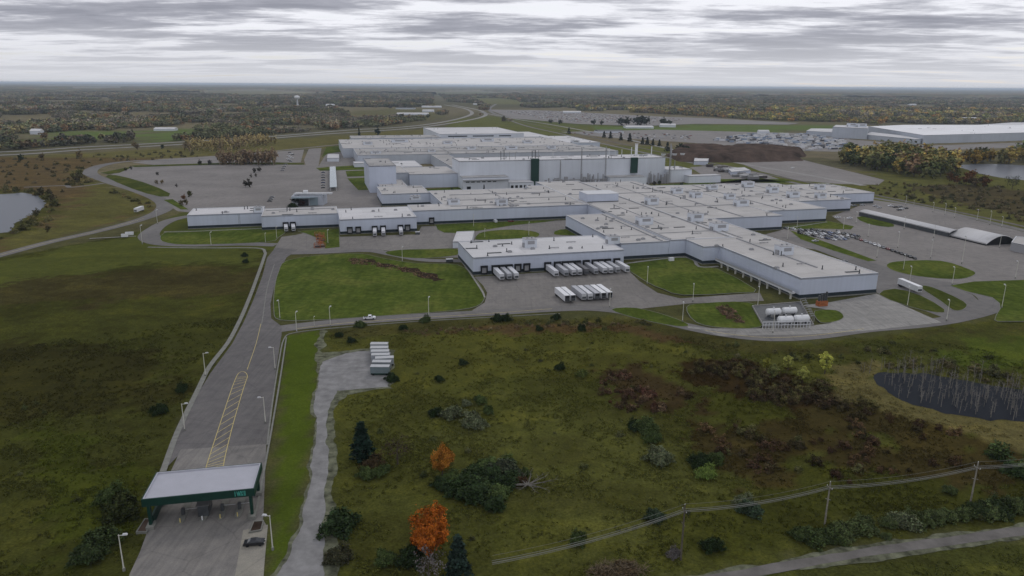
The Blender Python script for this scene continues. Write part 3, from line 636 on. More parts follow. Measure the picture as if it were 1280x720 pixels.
# ================================================================ BUILDINGS
def rect(u0, u1, v0, v1): return [(u0, v0), (u1, v0), (u1, v1), (u0, v1)]
def hall(name, label, poly, h, wall=M_wall, roof=M_roof, band=True, cat='industrial building', par=0.45, z0=-0.3, units=(), vents=0, seed=0, lad=(), pipes=(), world=None, group=None):
    """poly in plant grid metres; parts: wall, base_band, roof (> rooftop_unit, roof_vent, roof_pipe), ladder"""
    if world: o0 = world[0]; rz = 0.0; lp = [(x-o0[0], y-o0[1]) for x, y in world]
    else: o0 = W(*poly[0]); rz = A15; lp = [(u-poly[0][0], v-poly[0][1]) for u, v in poly]
    if area(lp) < 0: lp = lp[::-1]
    e = empty(name, (o0[0], o0[1], 0), rz, label, cat, group)
    lp = offset(lp, 0.03)
    MB().prism(lp, z0, h, top=False, bottom=False).obj('wall', wall, e)
    inn = offset(lp, 0.45)
    rf = MB().sheet(inn, h-par*0.6).obj('roof', roof, e)
    MB().ring(lp, inn, h-0.9, h+par*0.25).obj('parapet', M_trim if h < 20 else M_trimd, rf)
    if band: MB().ring(offset(lp, -0.12), offset(lp, 0.1), 0.35, 2.1).obj('base_band', M_band, e); MB().ring(offset(lp, -0.30), offset(lp, 0.1), z0, 0.35).obj('plinth', M_kerb, e)
    zr = h-par*0.6
    def loc(px, py, z):
        X_, Y_ = G(px, py, z); dx, dy = X_-o0[0], Y_-o0[1]; a, b = math.cos(-rz), math.sin(-rz)
        return (dx*a-dy*b, dx*b+dy*a)
    for k, (px, py, wd, dp, hh) in enumerate(units):
        x, y = loc(px, py, zr); m = MB().box(x-wd/2, x+wd/2, y, y+dp, zr, zr+hh)
        u = m.obj('rooftop_unit', M_wallw, rf); tp = MB()
        tp.box(x-wd/2-0.1, x+wd/2+0.1, y-0.1, y+dp+0.1, zr+hh, zr+hh+0.18)
        for q in (0.3, 0.7): tp.tube((x-wd/2+wd*q, y+dp/2, zr+hh), (x-wd/2+wd*q, y+dp/2, zr+hh+0.9), 0.6, 0.6, 8)
        tp.box(x-wd/2-0.7, x-wd/2, y+dp*.3, y+dp*.7, zr+0.2, zr+hh*0.5)
        tp.box(x-wd*0.3, x+wd*0.3, y-0.08, y, zr+hh*0.45, zr+hh*0.85)
        tp.obj('louvre', M_trimd, rf)
    r = random.Random(seed+int(h*10)+int(o0[0]))
    us = [p[0] for p in lp]; vs = [p[1] for p in lp]
    cnt = 0; tries = 0; vents = int(vents*1.6)
    while cnt < vents and tries < vents*6:
        tries += 1; x = r.uniform(min(us)+2, max(us)-2); y = r.uniform(min(vs)+2, max(vs)-2)
        if not bool(inpoly(np.array([x]), np.array([y]), lp)[0]): continue
        cnt += 1; k = r.random(); m = MB()
        if k < 0.4: m.tube((x, y, zr), (x, y, zr+r.uniform(1.2, 2.6)), 0.28, 0.28, 7); m.tube((x, y, zr), (x, y, zr+0.4), 0.6, 0.4, 7); nm, mt = 'roof_vent', M_darkgrey
        elif k < 0.7: m.box(x-1.2, x+1.2, y-0.8, y+0.8, zr, zr+0.9); m.box(x-0.8, x+0.8, y-0.4, y+0.4, zr+0.9, zr+1.25); nm, mt = 'roof_fan', M_trimd
        elif k < 0.85: m.box(x-4, x+4, y-0.7, y+0.7, zr, zr+0.35); nm, mt = 'skylight', M_darkgrey
        else:
            m.box(x-3, x+3, y-0.25, y+0.25, zr+0.4, zr+0.75)
            for q in (-2.5, 0, 2.5): m.box(x+q-0.12, x+q+0.12, y-0.12, y+0.12, zr, zr+0.4)
            nm, mt = 'roof_duct', M_trimd
        m.obj(nm, mt, rf)
    for (ua, va, ub, vb, wd, hh) in pipes:     # in plant metres
        a0 = (ua-poly[0][0], va-poly[0][1]); b0 = (ub-poly[0][0], vb-poly[0][1])
        MB().ribbon([a0, b0], wd, zr, zr+hh).obj('roof_pipe_run', M_trimd, rf)
    for px, py in lad:
        x, y = loc(px, py, 0.3); m = MB()
        for q in (-0.45, 0.45): m.box(x+q-0.06, x+q+0.06, y-0.32, y-0.2, 0.3, h+0.9)
        for q in range(int(h/0.8)): m.box(x-0.45, x+0.45, y-0.3, y-0.22, 0.8+q*0.8, 0.88+q*0.8)
        m.obj('ladder', M_darkgrey, e)
    return e
U = [] 
hall('warehouse_wing', 'low white western end wing with a dark base band, beside the old car park', rect(-92, -40, 566, 597), 10, roof=M_roofw, units=[(323, 266, 6, 6, 4)], vents=5, seed=1, lad=[(300, 285)])
hall('warehouse_wing', 'pale wing west of the main works with two trailers backed to its wall', rect(-40, 14, 549, 582), 10.3, vents=8, seed=2, pipes=[(-38, 574, 12, 574, 0.8, 0.5)])
hall('dock_building', 'white roofed dock building standing proud of the long front, with three trailers at its doors', rect(14, 68, 520, 568), 10.6, roof=M_roofw, vents=6, seed=3)
hall('long_hall', 'long pale hall with an unbroken front wall behind the forecourt islands', [(68, 545), (207.9, 545), (207.9, 664), (190, 664), (190, 650), (96, 650), (96, 574), (68, 574)], 10.8, units=[(568, 256, 9, 7, 4.2), (628, 257, 9, 7, 5)], vents=34, seed=4, lad=[(587, 277)],
     pipes=[(100, 560, 205, 560, 0.7, 0.5), (100, 590, 205, 590, 0.6, 0.4), (110, 620, 205, 620, 1.2, 0.5), (150, 548, 150, 645, 0.6, 0.4)])
hall('link_building', 'pale grey link block with a tall front where the long hall meets the tower block', rect(54, 95.9, 640, 690), 10.4, units=[(520, 250, 8, 6, 3)], vents=5, seed=5)
hall('link_corridor', 'narrow low link running back along the foot of the tower block', rect(58, 84, 690.1, 757), 8.5, vents=4, seed=6, pipes=[(71, 692, 71, 750, 0.6, 0.4)])
hall('warehouse', 'free standing white warehouse with a row of trailers backed up to its front', rect(81, 171, 386, 430), 10.1, roof=M_roofw, units=[(664, 310, 7, 7, 5)], vents=15, seed=7, lad=[])
hall('small_shed', 'low white shed roof behind the north west corner of the trailer warehouse', None, 4.2, world=[G(571, 297, 0), G(593, 296, 0), G(590, 309, 0), G(566, 310, 0)], roof=M_roofw, band=False, wall=M_wallw)
hall('small_shed', 'long low white lean-to behind the trailer warehouse by the lawn island', rect(134, 160, 436, 441), 3.5, roof=M_roofw, band=False, wall=M_wallw)
hall('central_hall', 'narrow central hall behind the trailer warehouse, lowest of the joined roofs', rect(176, 207.9, 402, 505), 10.2, units=[(768, 305, 7, 6, 4.5)], vents=12, seed=8, lad=[], pipes=[(204, 404, 204, 503, 1.0, 0.6), (178, 424, 205, 424, 0.4, 0.3)])
hall('central_hall', 'deep central hall carrying the tall rooftop penthouse', [(208, 402), (218.9, 402), (252, 402), (252, 690), (208, 690)], 10.8,
     units=[(808, 281, 10, 8, 5), (817, 256, 9, 8, 5.5), (872, 277, 9, 7, 5.5)], vents=26, seed=9, pipes=[(209.5, 404, 209.5, 545, 1.2, 0.7), (250, 404, 250, 680, 1.0, 0.6), (210, 424, 250, 424, 0.6, 0.4), (228, 450, 228, 540, 0.5, 0.4), (210, 600, 250, 600, 0.6, 0.4)])
p = empty('penthouse', (*W(212, 556), 0), A15); tag(p, 'pale box-shaped penthouse standing on the roof of the deep central hall', 'rooftop building')
MB().box(0, 27, 0, 20, 10.5, 17).obj('wall', M_wall, p); MB().box(-0.2, 27.2, -0.2, 20.2, 17.002, 17.3).obj('roof', M_trim, p); MB().box(-0.15, 27.15, -0.15, 0.05, 10.5, 11.2).obj('base_band', M_darkgrey, p)
hall('front_hall', 'projecting south east hall with a blank wall corner facing the concrete pad', [(219.1, 380), (229.5, 380), (229.5, 302), (275, 302), (275, 465.9), (252.1, 465.9), (252.1, 401.9), (219.1, 401.9)], 10.7, roof=M_roof,
     units=[(984, 319, 8, 7, 5), (902, 289, 10, 8, 5)], vents=16, seed=10, lad=[], pipes=[(252, 320, 252, 398, 0.9, 0.6), (256, 398, 256, 462, 0.7, 0.5)])
hall('east_hall', 'widest eastern hall, its dark based wall left of the grass strip', [(252.1, 466), (331.9, 466), (331.9, 640), (308, 640), (308, 678), (252.1, 678)], 10.6,
     units=[(872, 247, 9, 7, 4.5), (914, 249, 8, 6, 4.5), (929, 258, 10, 7, 5), (848, 242, 9, 7, 4.5), (892, 237, 9, 7, 4), (937, 234, 10, 7, 5)], vents=34, seed=11,
     pipes=[(300, 468, 300, 670, 0.9, 0.6), (276, 480, 276, 660, 0.6, 0.4), (255, 520, 330, 520, 0.7, 0.5), (255, 600, 330, 600, 0.7, 0.5)])
hall('east_hall', 'second stepped eastern hall, set back behind the grass strip', rect(332, 387, 488, 640), 10.4, units=[(968, 241, 9, 7, 5), (994, 247, 9, 7, 5)], vents=18, seed=12, pipes=[(350, 490, 350, 638, 0.7, 0.5), (334, 560, 385, 560, 0.6, 0.4)])
hall('east_hall', 'third stepped eastern hall next to the start of the long curved canopy', rect(387.1, 441, 527, 636), 10.2, units=[(1028, 248, 8, 6, 4.5)], vents=12, seed=13, pipes=[(410, 530, 410, 630, 0.6, 0.4)])
hall('east_hall', 'farthest stepped eastern hall, its end corner against the open field', rect(441.1, 491, 558, 622), 10.0, units=[(1027, 237, 8, 6, 4.5)], vents=7, seed=14)
hall('tower_block', 'tall pale block rising beside the green strips of the car park', rect(50, 76, 724, 800), 26, roof=M_roofd, band=False, vents=3, seed=15)
hall('white_roof_block', 'low block with a bright white roof behind the tall pale block', rect(77, 116, 823, 890), 14, roof=M_roofw, band=False, wall=M_wallw, vents=3, seed=16)
hall('middle_block', 'grey block wedged behind the tall pale block and its white roofed neighbour', rect(76.1, 92, 757.1, 823), 15, wall=M_wallg, band=False, vents=2, seed=17)
hall('assembly_block', 'plain rectangular block with a small lawn along its front', rect(92.1, 142, 750, 818), 14, band=False, vents=3, seed=18, lad=[(530, 234)])
hall('link_bridge', 'sloping grey link roof running back from the plain rectangular block', rect(150, 174, 818.1, 984), 12, roof=M_roofd, wall=M_wallg, band=False, vents=3, seed=19)
pt = hall('paint_hall', 'very tall long pale hall with stacks along its roof and green stair towers', rect(142.1, 372, 741, 782), 27, roof=M_roofw, wall=M_wallw, band=False, vents=24, seed=20)
def stair(px, name='stair_tower'):
    x, y = G(px, 230, 0); u = x*cA+y*sA
    o0 = W(142.1, 741)
    return u
rt = [c for c in C.objects if c.parent == pt and c.name.startswith('roof')][0]
for (u, wd, z0, z1, d) in ((222, 8, 0, 28.5, 4), (334.5, 7.5, 11, 27.6, 3)):
    MB().box(u-142.1-wd/2, u-142.1+wd/2, -d, -0.05, z0, z1).obj('stair_tower', M_green, pt)
# chimneys and masts along the tall hall: (pixel x, foot v, top z, radius, white?)
def stack(px, v, z0, z1, r0, m, truss=False):
    # u so that (u, v, z0) projects near pixel column px
    lo, hi = 100, 460
    for _ in range(40):
        mid_ = (lo+hi)/2; x, y = W(mid_, v); yy = y*math.cos(PITCH)+(CH-z0)*math.sin(PITCH)
        if 640+FPX*x/yy < px: lo = mid_
        else: hi = mid_
    u = lo-142.1; v_ = v-741; mb = MB()
    if truss:
        for a, b in ((-r0, -r0), (r0, -r0), (0, r0)): mb.tube((u+a, v_+b, z0), (u+a*.5, v_+b*.5, z1), 0.16, 0.12, 5)
        n = int((z1-z0)/3)
        for i in range(n):
            za = z0+(z1-z0)*i/n; zb = z0+(z1-z0)*(i+1)/n
            mb.tube((u-r0*.8, v_-r0*.8, za), (u+r0*.8, v_-r0*.8, zb), 0.1, 0.1, 4); mb.tube((u+r0*.8, v_-r0*.8, za), (u, v_+r0*.8, zb), 0.1, 0.1, 4)
        mb.tube((u, v_, z0), (u, v_, z1+2), r0*0.5, r0*0.45, 8)
        nm = 'exhaust_mast'
    else:
        mb.tube((u, v_, z0), (u, v_, z1), r0, r0, 10); mb.tube((u, v_, z1-0.5), (u, v_, z1), r0*1.25, r0*1.25, 10); nm = 'chimney'
    return mb, nm
for px, v, z0, z1, r0, m in [(625, 748, 26.8, 36, .35, M_darkgrey), (629, 752, 26.8, 37, .35, M_darkgrey), (636, 750, 26.8, 35, .3, M_trimd), (643, 752, 26.8, 34, .3, M_trimd), (664, 748, 26.8, 36, .4, M_darkgrey), (668, 748, 26.8, 36.5, .4, M_darkgrey), (672, 750, 26.8, 36, .35, M_trimd), (690, 760, 26.8, 33, .4, M_offwhite),
        (760, 760, 26.8, 36, .5, M_trim), (768, 765, 26.8, 33, .4, M_offwhite), (776, 765, 26.8, 34, .35, M_offwhite), (788, 768, 26.8, 36, .5, M_trim), (794, 768, 26.8, 40, 1.6, M_white), (813, 762, 26.8, 37, .5, M_trim), (838, 762, 26.8, 36, .4, M_offwhite)]:
    mb, nm = stack(px, v, z0, z1, r0, m); mb.obj(nm, m, rt)
for px, v, z1, r0 in [(699, 737, 25, 0.9), (725, 735, 38, 0.9), (755, 735, 38, 1.0), (835, 735, 40, 1.4), (841, 736, 22, 0.7)]:
    mb, nm = stack(px, v, 0, z1, r0, M_trimd, True); mb.obj(nm, M_trimd, pt)
for px, v in [(800, 762), (806, 764), (828, 764), (842, 764), (852, 766)]:
    mb, nm = stack(px, v, 26.8, 28.6, 2.2, M_offwhite); mb.obj('fan_housing', M_offwhite, rt)
mb = MB(); rr = random.Random(5)
for i in range(64):
    u = (rr.uniform(232, 300) if i % 3 else rr.uniform(345, 372))-142.1; hgt = rr.uniform(2, 10); wd = rr.uniform(.6, 2.6)
    v_ = rr.uniform(-13, -5); mb = MB()
    if rr.random() < .5: mb.box(u-wd, u+wd, v_, v_+2, 0, hgt)
    else: mb.tube((u, v_, 0), (u, v_, hgt+3), wd*.35, wd*.35, 8)
    mb.obj('process_tank' if len(mb.f) > 6 else 'process_cabinet', M_trimd, pt)
MB().box(100, 160, -12, -11.5, 6.5, 7).obj('pipe_run', M_trimd, pt); MB().box(100, 160, -8, -7.5, 5.5, 6).obj('pipe_run', M_trimd, pt)
hall('annex', 'two storey annex with a row of dark windows at the foot of the tall hall', rect(142.2, 190, 724, 740.9), 12.5, wall=M_wallw, roof=M_roofd, band=False, seed=21)
an = [o for o in C.objects if o.name.startswith('annex')][-1]
for i in range(6):
    MB().box(3+i*5.6, 6.6+i*5.6, -0.06, 0.01, 7.3, 8.3).obj('window', M_glass, an)
MB().box(4, 8, -0.08, 0.01, 0.2, 3.4).obj('door', M_dark, an)
MB().box(-0.2, 48, -3.0, -0.03, 9.6, 10.0).obj('canopy', M_trimd, an)
hall('annex', 'small low annex with five dark door openings right of the two storey annex', rect(190.1, 216, 722, 740.9), 6.5, wall=M_wallw, roof=M_roofw, band=False)
an = [o for o in C.objects if o.name.startswith('annex') and o.type == 'EMPTY'][-1]
for i in range(5): MB().box(1.5+i*4.6, 4.3+i*4.6, -0.08, 0.01, 0.3, 3.6).obj('door', M_dark, an)
hall('annex', 'pale lean-to block below the right hand green stair tower', rect(300, 342, 722, 740.9), 9, wall=M_wallw, roof=M_roofd, band=False)
hall('end_block', 'lower white block stepping down from the east end of the tall hall', rect(372.1, 402, 735, 768), 14, wall=M_wallw, roof=M_roofw, band=False, vents=2, seed=22)
hall('end_block', 'low white flat roofed block at the far east end of the tall hall', rect(393, 432, 724, 734.9), 8, wall=M_wallw, roof=M_roofw, band=False)
hall('rear_hall', 'broad rear hall directly behind the tall hall, with a ribbed grey roof', rect(54, 420, 985, 1092), 12.8, roof=M_roofd, wall=M_wallg, band=False, vents=60, seed=23, units=[(470, 192, 14, 9, 3), (590, 187, 12, 10, 4), (640, 187, 16, 10, 5), (690, 186, 12, 8, 4), (540, 190, 10, 8, 3)], par=0.6, pipes=[(60, 1030, 415, 1030, 1.0, 0.6), (180, 990, 180, 1088, 1.0, .6)])
hall('rear_hall', 'second rear hall with a jutting west end by the access lanes', rect(40, 400, 1092.1, 1270), 13.2, roof=M_roof, wall=M_wallg, band=False, vents=55, seed=24, units=[(500, 178, 26, 12, 4), (560, 180, 14, 10, 4), (610, 177, 20, 12, 5), (660, 179, 14, 10, 4), (460, 181, 14, 10, 4), (720, 179, 12, 10, 4)], par=0.6)
hall('rear_hall', 'northern rear hall with low boxes along its roof edge', rect(62, 214, 1276, 1345), 14.5, roof=M_roofd, wall=M_wallg, band=False, vents=14, seed=25)
hall('rear_hall', 'white roofed eastern rear hall nearest the railway', rect(402, 458, 1152, 1316), 12, roof=M_roofw, wall=M_wall, band=False, vents=5, seed=26)
hb = hall('high_warehouse', 'large ribbed white warehouse with dark strips high on its front, farthest back', rect(214, 366, 1290, 1495), 19, roof=M_roofw, wall=M_wallw, band=False, vents=4, seed=27)
for a, b in ((14, 48), (58, 96), (106, 128)): MB().box(a, b, -0.12, 0.01, 14.2, 16.2).obj('ventilation_strip', M_band, hb)
hall('rear_block', 'small white block attached east of the high warehouse', rect(370, 430, 1330, 1480), 10, roof=M_roofw, wall=M_wallw, band=False)
hall('roadside_shed', 'low flat shed beside the railway east of the tall hall', None, 5, world=[G(867, 206, 0), G(884, 206, 0), G(886, 202, 0), G(868, 202, 0)], roof=M_roofw, band=False)
hall('roadside_shed', 'small pale shed among the parked machinery east of the tall hall', None, 4, world=[G(914, 219, 0), G(938, 217, 0), G(930, 213, 0), G(910, 215, 0)], roof=M_roofw, band=False)
hall('white_tank_house', 'small white block on the pad beside the old car park', None, 5, world=[G(409, 202, 0), G(424, 202, 0), G(424, 197, 0), G(410, 197, 0)], roof=M_roofw, wall=M_wallw, band=False)
hall('gate_shed', 'low white shed against the foot of the rear halls near the access lanes', rect(48, 78, 960, 984.9), 5, roof=M_roofw, wall=M_wallw, band=False)
# ---- office with glazed front in the old car park
of = empty('office_building', (*G(365, 258), 0), A15, 'small office with a swept flat roof and dark glazing by the old car park', 'office')
MB().prism([(0, 2), (26, 0), (30, 14), (2, 18)], 0, 8.5).obj('wall', M_wallg, of)
MB().prism([(5, 1.3), (14, 0.3), (14, 1.2), (5, 2.2)], 0.3, 5.8).obj('window', M_glass, of)
MB().prism([(15, 0.4), (22, -0.2), (22, 0.9), (15, 1.6)], 0.3, 7.4).obj('window', M_bluegl, of)
MB().prism([(2, 6), (34, 0), (35, 5), (4, 13)], 9.6, 10.4).obj('roof', M_offwhite, of)
MB().prism([(0, -3), (20, -4), (20, 1), (0, 2)], 7.2, 7.7).obj('canopy', M_bluegl, of)
MB().box(10, 14, 8, 12, 10.4, 12.2).obj('rooftop_unit', M_white, of)
wc = empty('covered_walk', (*G(412, 240), 0), 0, 'long pale blue roofed walkway crossing the old car park towards the office', 'walkway')
a, b = G(417, 238.5, 0), G(416.0, 212, 0)
a = Vector(a)-Vector(wc.location[:2]); b = Vector(b)-Vector(wc.location[:2])
MB().ribbon([tuple(a), tuple(b)], 7, 3.4, 3.8).obj('roof', M_bluegl, wc)
m = MB()
for i in range(12):
    q = a.lerp(b, i/11)
    for s_ in (-3, 3): m.box(q.x+s_-0.12, q.x+s_+0.12, q.y-0.12, q.y+0.12, 0, 3.4)
m.obj('columns', M_trim, wc)
# ---- long curved canopy and arched hangar
def vault(name, label, u0, u1, v0, v1, base, rise, roofm, endm, cat):
    e = empty(name, (*W(u0, v0), 0), A15, label, cat); wd = u1-u0; d = v1-v0; n = 16; v = []; f = []
    prof = [(wd*i/n, base+rise*math.sin(math.pi*i/n)**0.9) for i in range(n+1)]
    for y in (-0.5, d+0.5): v += [(x, y, z) for x, z in prof]
    for y in (-0.5, d+0.5): v += [(x, y, z-0.35) for x, z in prof]
    k = n+1
    for i in range(n): f += [(i, i+1, k+i+1, k+i), (2*k+i+1, 2*k+i, 3*k+i, 3*k+i+1), (i+1, i, 2*k+i, 2*k+i+1), (k+i, k+i+1, 3*k+i+1, 3*k+i)]
    f += [(0, k, 3*k, 2*k), (k+n, n, 2*k+n, 3*k+n)]
    MB().add(v, f).obj('roof', roofm, e, True)
    for y in (0.0, d):
        pv = [(x, y, 0) for x, z in prof]+[(x, y, z-0.3) for x, z in prof]
        MB().add(pv, [(i, i+1, k+i+1, k+i) if y == 0 else (i+1, i, k+i, k+i+1) for i in range(n)]).obj('end_wall', endm, e)
    for x in (0.1, wd-0.1): MB().box(x-0.08, x+0.08, 0, d, 0, base+0.2).obj('side_wall', endm, e)
    return e
vault('curved_canopy', 'long narrow canopy with a low curved white roof across the east car park', 432, 443, 414, 505, 3.2, 1.8, M_roofw, M_darkgrey, 'canopy')
vh = vault('arched_hangar', 'arched hangar with a dark rounded front at the end of the long curved canopy', 433, 459, 384, 413.5, 1.2, 5.2, M_roofw, M_dark, 'hangar')
hall('site_hut', 'square grey hut beside the arched hangar', None, 5.5, world=[G(1262, 313, 0), G(1284, 318, 0), G(1292, 308, 0), G(1268, 305, 0)], wall=M_trimd, roof=M_roof, band=False, cat='hut')
# ---- large white roofed factory at the right edge
def zr_(pts, z): return [G(x, y, z) for x, y in pts]
fa = dict(cat='factory', band=False, wall=M_wallg)
hall('far_factory', 'huge far factory with a bright white roof reaching the right edge', None, 16, world=zr_([(1086, 158), (1155, 169), (1215, 167.5), (1285, 165.5), (1420, 163), (1420, 155), (1215, 156), (1130, 156)], 16), roof=M_roofb, vents=10, seed=31, **fa)
hall('far_factory', 'low front wing of the huge far factory, under its bright roof', None, 9, world=zr_([(1080, 168), (1145, 174), (1160, 172.8), (1090, 165)], 9), roof=M_roofw, **fa)
hall('far_factory', 'low grey western wing of the far factory beside the stored trucks', None, 9, world=zr_([(1008, 163.5), (1050, 166), (1062, 161), (1014, 160.5)], 9), roof=M_roofw, **fa)
hall('far_factory', 'taller block at the corner of the far factory with dark plant boxes on top', None, 22, world=zr_([(1041, 158.5), (1085, 160.5), (1086, 157.5), (1045, 156)], 22), roof=M_roofw, units=[(1066, 158.5, 18, 10, 7), (1078, 159, 18, 10, 7)], **fa)
hall('far_factory', 'farthest white roofed factory wing at the upper right', None, 14, world=zr_([(1225, 156), (1420, 155.5), (1420, 152.5), (1265, 153)], 14), roof=M_roofw, **fa)
# distant sheds and houses
far = [(535, 140, 44, 9, 'flat roofed shed by the highway curve'), (506, 136.5, 80, 7, 'long dark roofed shed left of the highway curve'), (516, 144, 110, 8, 'long pale shed left of the highway curve, nearest to it'), (44, 168, 22, 11, 'white dome-like barn in the far fields at the left edge'), (205, 163.5, 44, 7, 'white farmhouse on a green field left of the plant'),
       (150, 132.5, 40, 8, 'pale blue far shed among the woods on the left'), (186, 132.5, 24, 8, 'small white far shed beside the pale blue one'), (62, 131.5, 40, 6, 'low far farm buildings at the upper left'), (77, 130.5, 24, 6, 'grey far barn next to the low farm buildings'), (400, 134, 50, 8, 'pale far buildings below the water tower'), (412, 132, 40, 8, 'far white roof right of the water tower'),
       (835, 159, 40, 9, 'white tent-roofed building among the far trees'), (800, 160.5, 70, 6, 'low blue-grey shed next to the white tent-roofed building'), (764, 166, 60, 6, 'long low pale shed before the row of dark conifers'), (715, 141.5, 70, 8, 'far grey shed behind the vehicle storage lots'), (955, 167, 24, 8, 'white cabin at the edge of the stored trucks'), (1217, 149.5, 60, 7, 'far white shed above the huge factory'),
       (594, 131, 20, 7, 'small far white house right of the highway'), (602, 131, 20, 7, 'second far white house right of the highway'), (1003, 131, 50, 8, 'pale far roofs in the woods, upper right'), (1142, 131.5, 45, 8, 'far house in a clearing, upper right'), (385, 115.5, 60, 14, 'tiny far white buildings near the horizon'), (540, 134.5, 90, 8, 'very long low shed before the highway curve')]
for px, py, wd, hh, lab in far:
    x, y = G(px, py); e = empty('far_building', (x, y, 0), rnd.uniform(-0.1, 0.25), lab, 'building'); d = wd*0.55
    MB().box(-wd/2, wd/2, 0, d, -0.3, hh*0.6).obj('wall', M_wallw, e)
    mm = MB(); mm.add([(-wd/2-.5, -.5, hh*.6), (wd/2+.5, -.5, hh*.6), (wd/2+.5, d+.5, hh*.6), (-wd/2-.5, d+.5, hh*.6), (-wd/2, d/2, hh), (wd/2, d/2, hh)], [(0, 1, 5, 4), (2, 3, 4, 5), (1, 2, 5), (3, 0, 4), (3, 2, 1, 0)])
    mm.obj('roof', M_roofw if 'dark' not in lab else M_darkgrey, e)
# water tower
x, y = G(372, 131.5); e = empty('water_tower', (x, y, 0), 0, 'white mushroom-shaped water tower above the far woods', 'water tower')
MB().tube((0, 0, 0), (0, 0, 30), 4.5, 3, 12).tube((0, 0, 0), (0, 0, 3), 7, 4.5, 12).obj('column', M_offwhite, e)
m = MB(); prof = [(3, 28), (9, 31), (13, 35), (14, 39), (12, 43), (7, 46), (0.5, 47)]
for (r0, z0), (r1, z1) in zip(prof[:-1], prof[1:]): m.tube((0, 0, z0), (0, 0, z1), r0, r1, 16)
m.obj('tank', M_white, e)
# ================================================================ ENTRY GATE
gl, gr = Vector(G(176, 625, 8)), Vector(G(318, 611, 8)); bl = Vector(G(190, 592, 8)); br = Vector(G(320, 579, 8))
ge = empty('entry_gate', (gl.x, gl.y, 0), math.atan2((gr-gl).y, (gr-gl).x), 'wide toll-style entry gate with a pale roof and dark green fascia over the entry road', 'gate')
gi = Matrix.Rotation(-ge.rotation_euler.z, 2)
def gloc(p): return tuple(gi @ (Vector(p)-gl))
GR = [gloc(p) for p in (gl, gr, br, bl)]
gw = GR[1][0]; gd = GR[2][1]
GR = [(0, 0), (gw, 0), (gw+0.3, gd), (0.3, gd)]
inn = offset(GR, 0.55)
MB().ring(GR, offset(GR, 0.3), 6.1, 8.05).obj('fascia', M_green, ge)
rf = MB().sheet(inn, 7.75).obj('roof', M_canopy, ge)
MB().ring(offset(GR, 0.302), inn, 7.3, 8.10).obj('parapet', M_canopy, rf)
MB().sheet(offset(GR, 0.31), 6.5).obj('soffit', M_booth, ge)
# letters as they read from the air: a tight row of narrow teal strokes
sg = MB(); x0 = gw-4.6
def stroke(a, b, t=0.16): 
    (ax, az), (bx, bz) = a, b; d = Vector((bx-ax, bz-az)).normalized(); n_ = Vector((-d.y, d.x))*t/2
    v = [(ax+n_.x, -0.07, az+n_.y), (ax-n_.x, -0.07, az-n_.y), (bx-n_.x, -0.07, bz-n_.y), (bx+n_.x, -0.07, bz+n_.y)]
    v += [(p[0], -0.005, p[2]) for p in v]
    sg.add(v, [(0, 1, 2, 3), (0, 4, 5, 1), (1, 5, 6, 2), (2, 6, 7, 3), (3, 7, 4, 0)])
zb, zt = 6.45, 7.75
for a, b in [((0.1, zb), (0.1, zt)), ((0.55, zt), (0.75, zb)), ((0.75, zb), (0.95, zt)), ((0.95, zt), (1.15, zb)), ((1.15, zb), (1.35, zt)), ((1.45, zt), (1.85, zb)), ((1.45, zb), (1.85, zt)), ((2.15, zb), (2.15, zt)), ((2.4, zb), (2.4, zt))]:
    stroke((x0+a[0], a[1]), (x0+b[0], b[1]))
sg.obj('sign_letters', M_teal, ge)
for k, (x, y) in enumerate(((1.2, 1.0), (1.4, gd-1), (gw-1.2, 1.0), (gw-1.0, gd-1.0))):
    m = MB().box(x-0.32, x+0.32, y-0.6, y+0.6, -0.1, 6.3); m.obj('column', M_green, ge)
    MB().box(x-0.9, x+0.9, y-1.6, y+1.4, -0.1, 0.9).obj('column_base', M_kerb, ge)
MB().box(1.0, 1.5, 2.0, gd-2.0, 0, 2.4).obj('side_wall', M_green, ge)
for k, (x, w_) in enumerate(((7.5, 1.0), (12.5, 2.4), (16.6, 1.0), (20.6, 1.0))):
    bp_ = gl+Matrix.Rotation(ge.rotation_euler.z, 2) @ Vector((x, 3.0))
    b = empty('toll_booth', (bp_.x, bp_.y, 0.05), ge.rotation_euler.z, ['slim lane post with a card reader under the gate, leftmost', 'dark guard booth in the middle of the entry gate', 'slim lane post just right of the dark guard booth', 'rightmost slim lane post under the gate'][k], 'booth')
    if w_ > 2:
        MB().box(-w_/2, w_/2, 0, 5, 0.15, 3.0).obj('wall', M_darkgrey, b); MB().box(-w_/2-0.02, w_/2+0.02, 0.4, 4.6, 1.2, 2.4).obj('window', M_glass, b); MB().box(-w_/2-0.3, w_/2+0.3, -0.3, 5.3, 3.0, 3.2).obj('roof', M_booth, b)
    else:
        MB().box(-0.35, 0.35, 1.5, 2.3, 0.15, 1.8).obj('reader', M_darkgrey, b); MB().box(-0.06, 0.06, 2.5, 2.62, 0.15, 1.1).box(-0.04, 3.0, 2.52, 2.6, 1.05, 1.15).obj('barrier_arm', M_offwhite, b)
    ip = [(-0.8, -1.0), (-0.5, -2.0), (0, -2.4), (0.5, -2.0), (0.8, -1.0), (0.8, 7), (-0.8, 7)]
    MB().prism(ip, 0.0, 0.17).obj('island', M_kerb, b)
    MB().tube((0, -1.6, 0.1), (0, -1.6, 1.2), 0.15, 0.15, 8).obj('bollard', M_yellow if k != 1 else M_white, b)
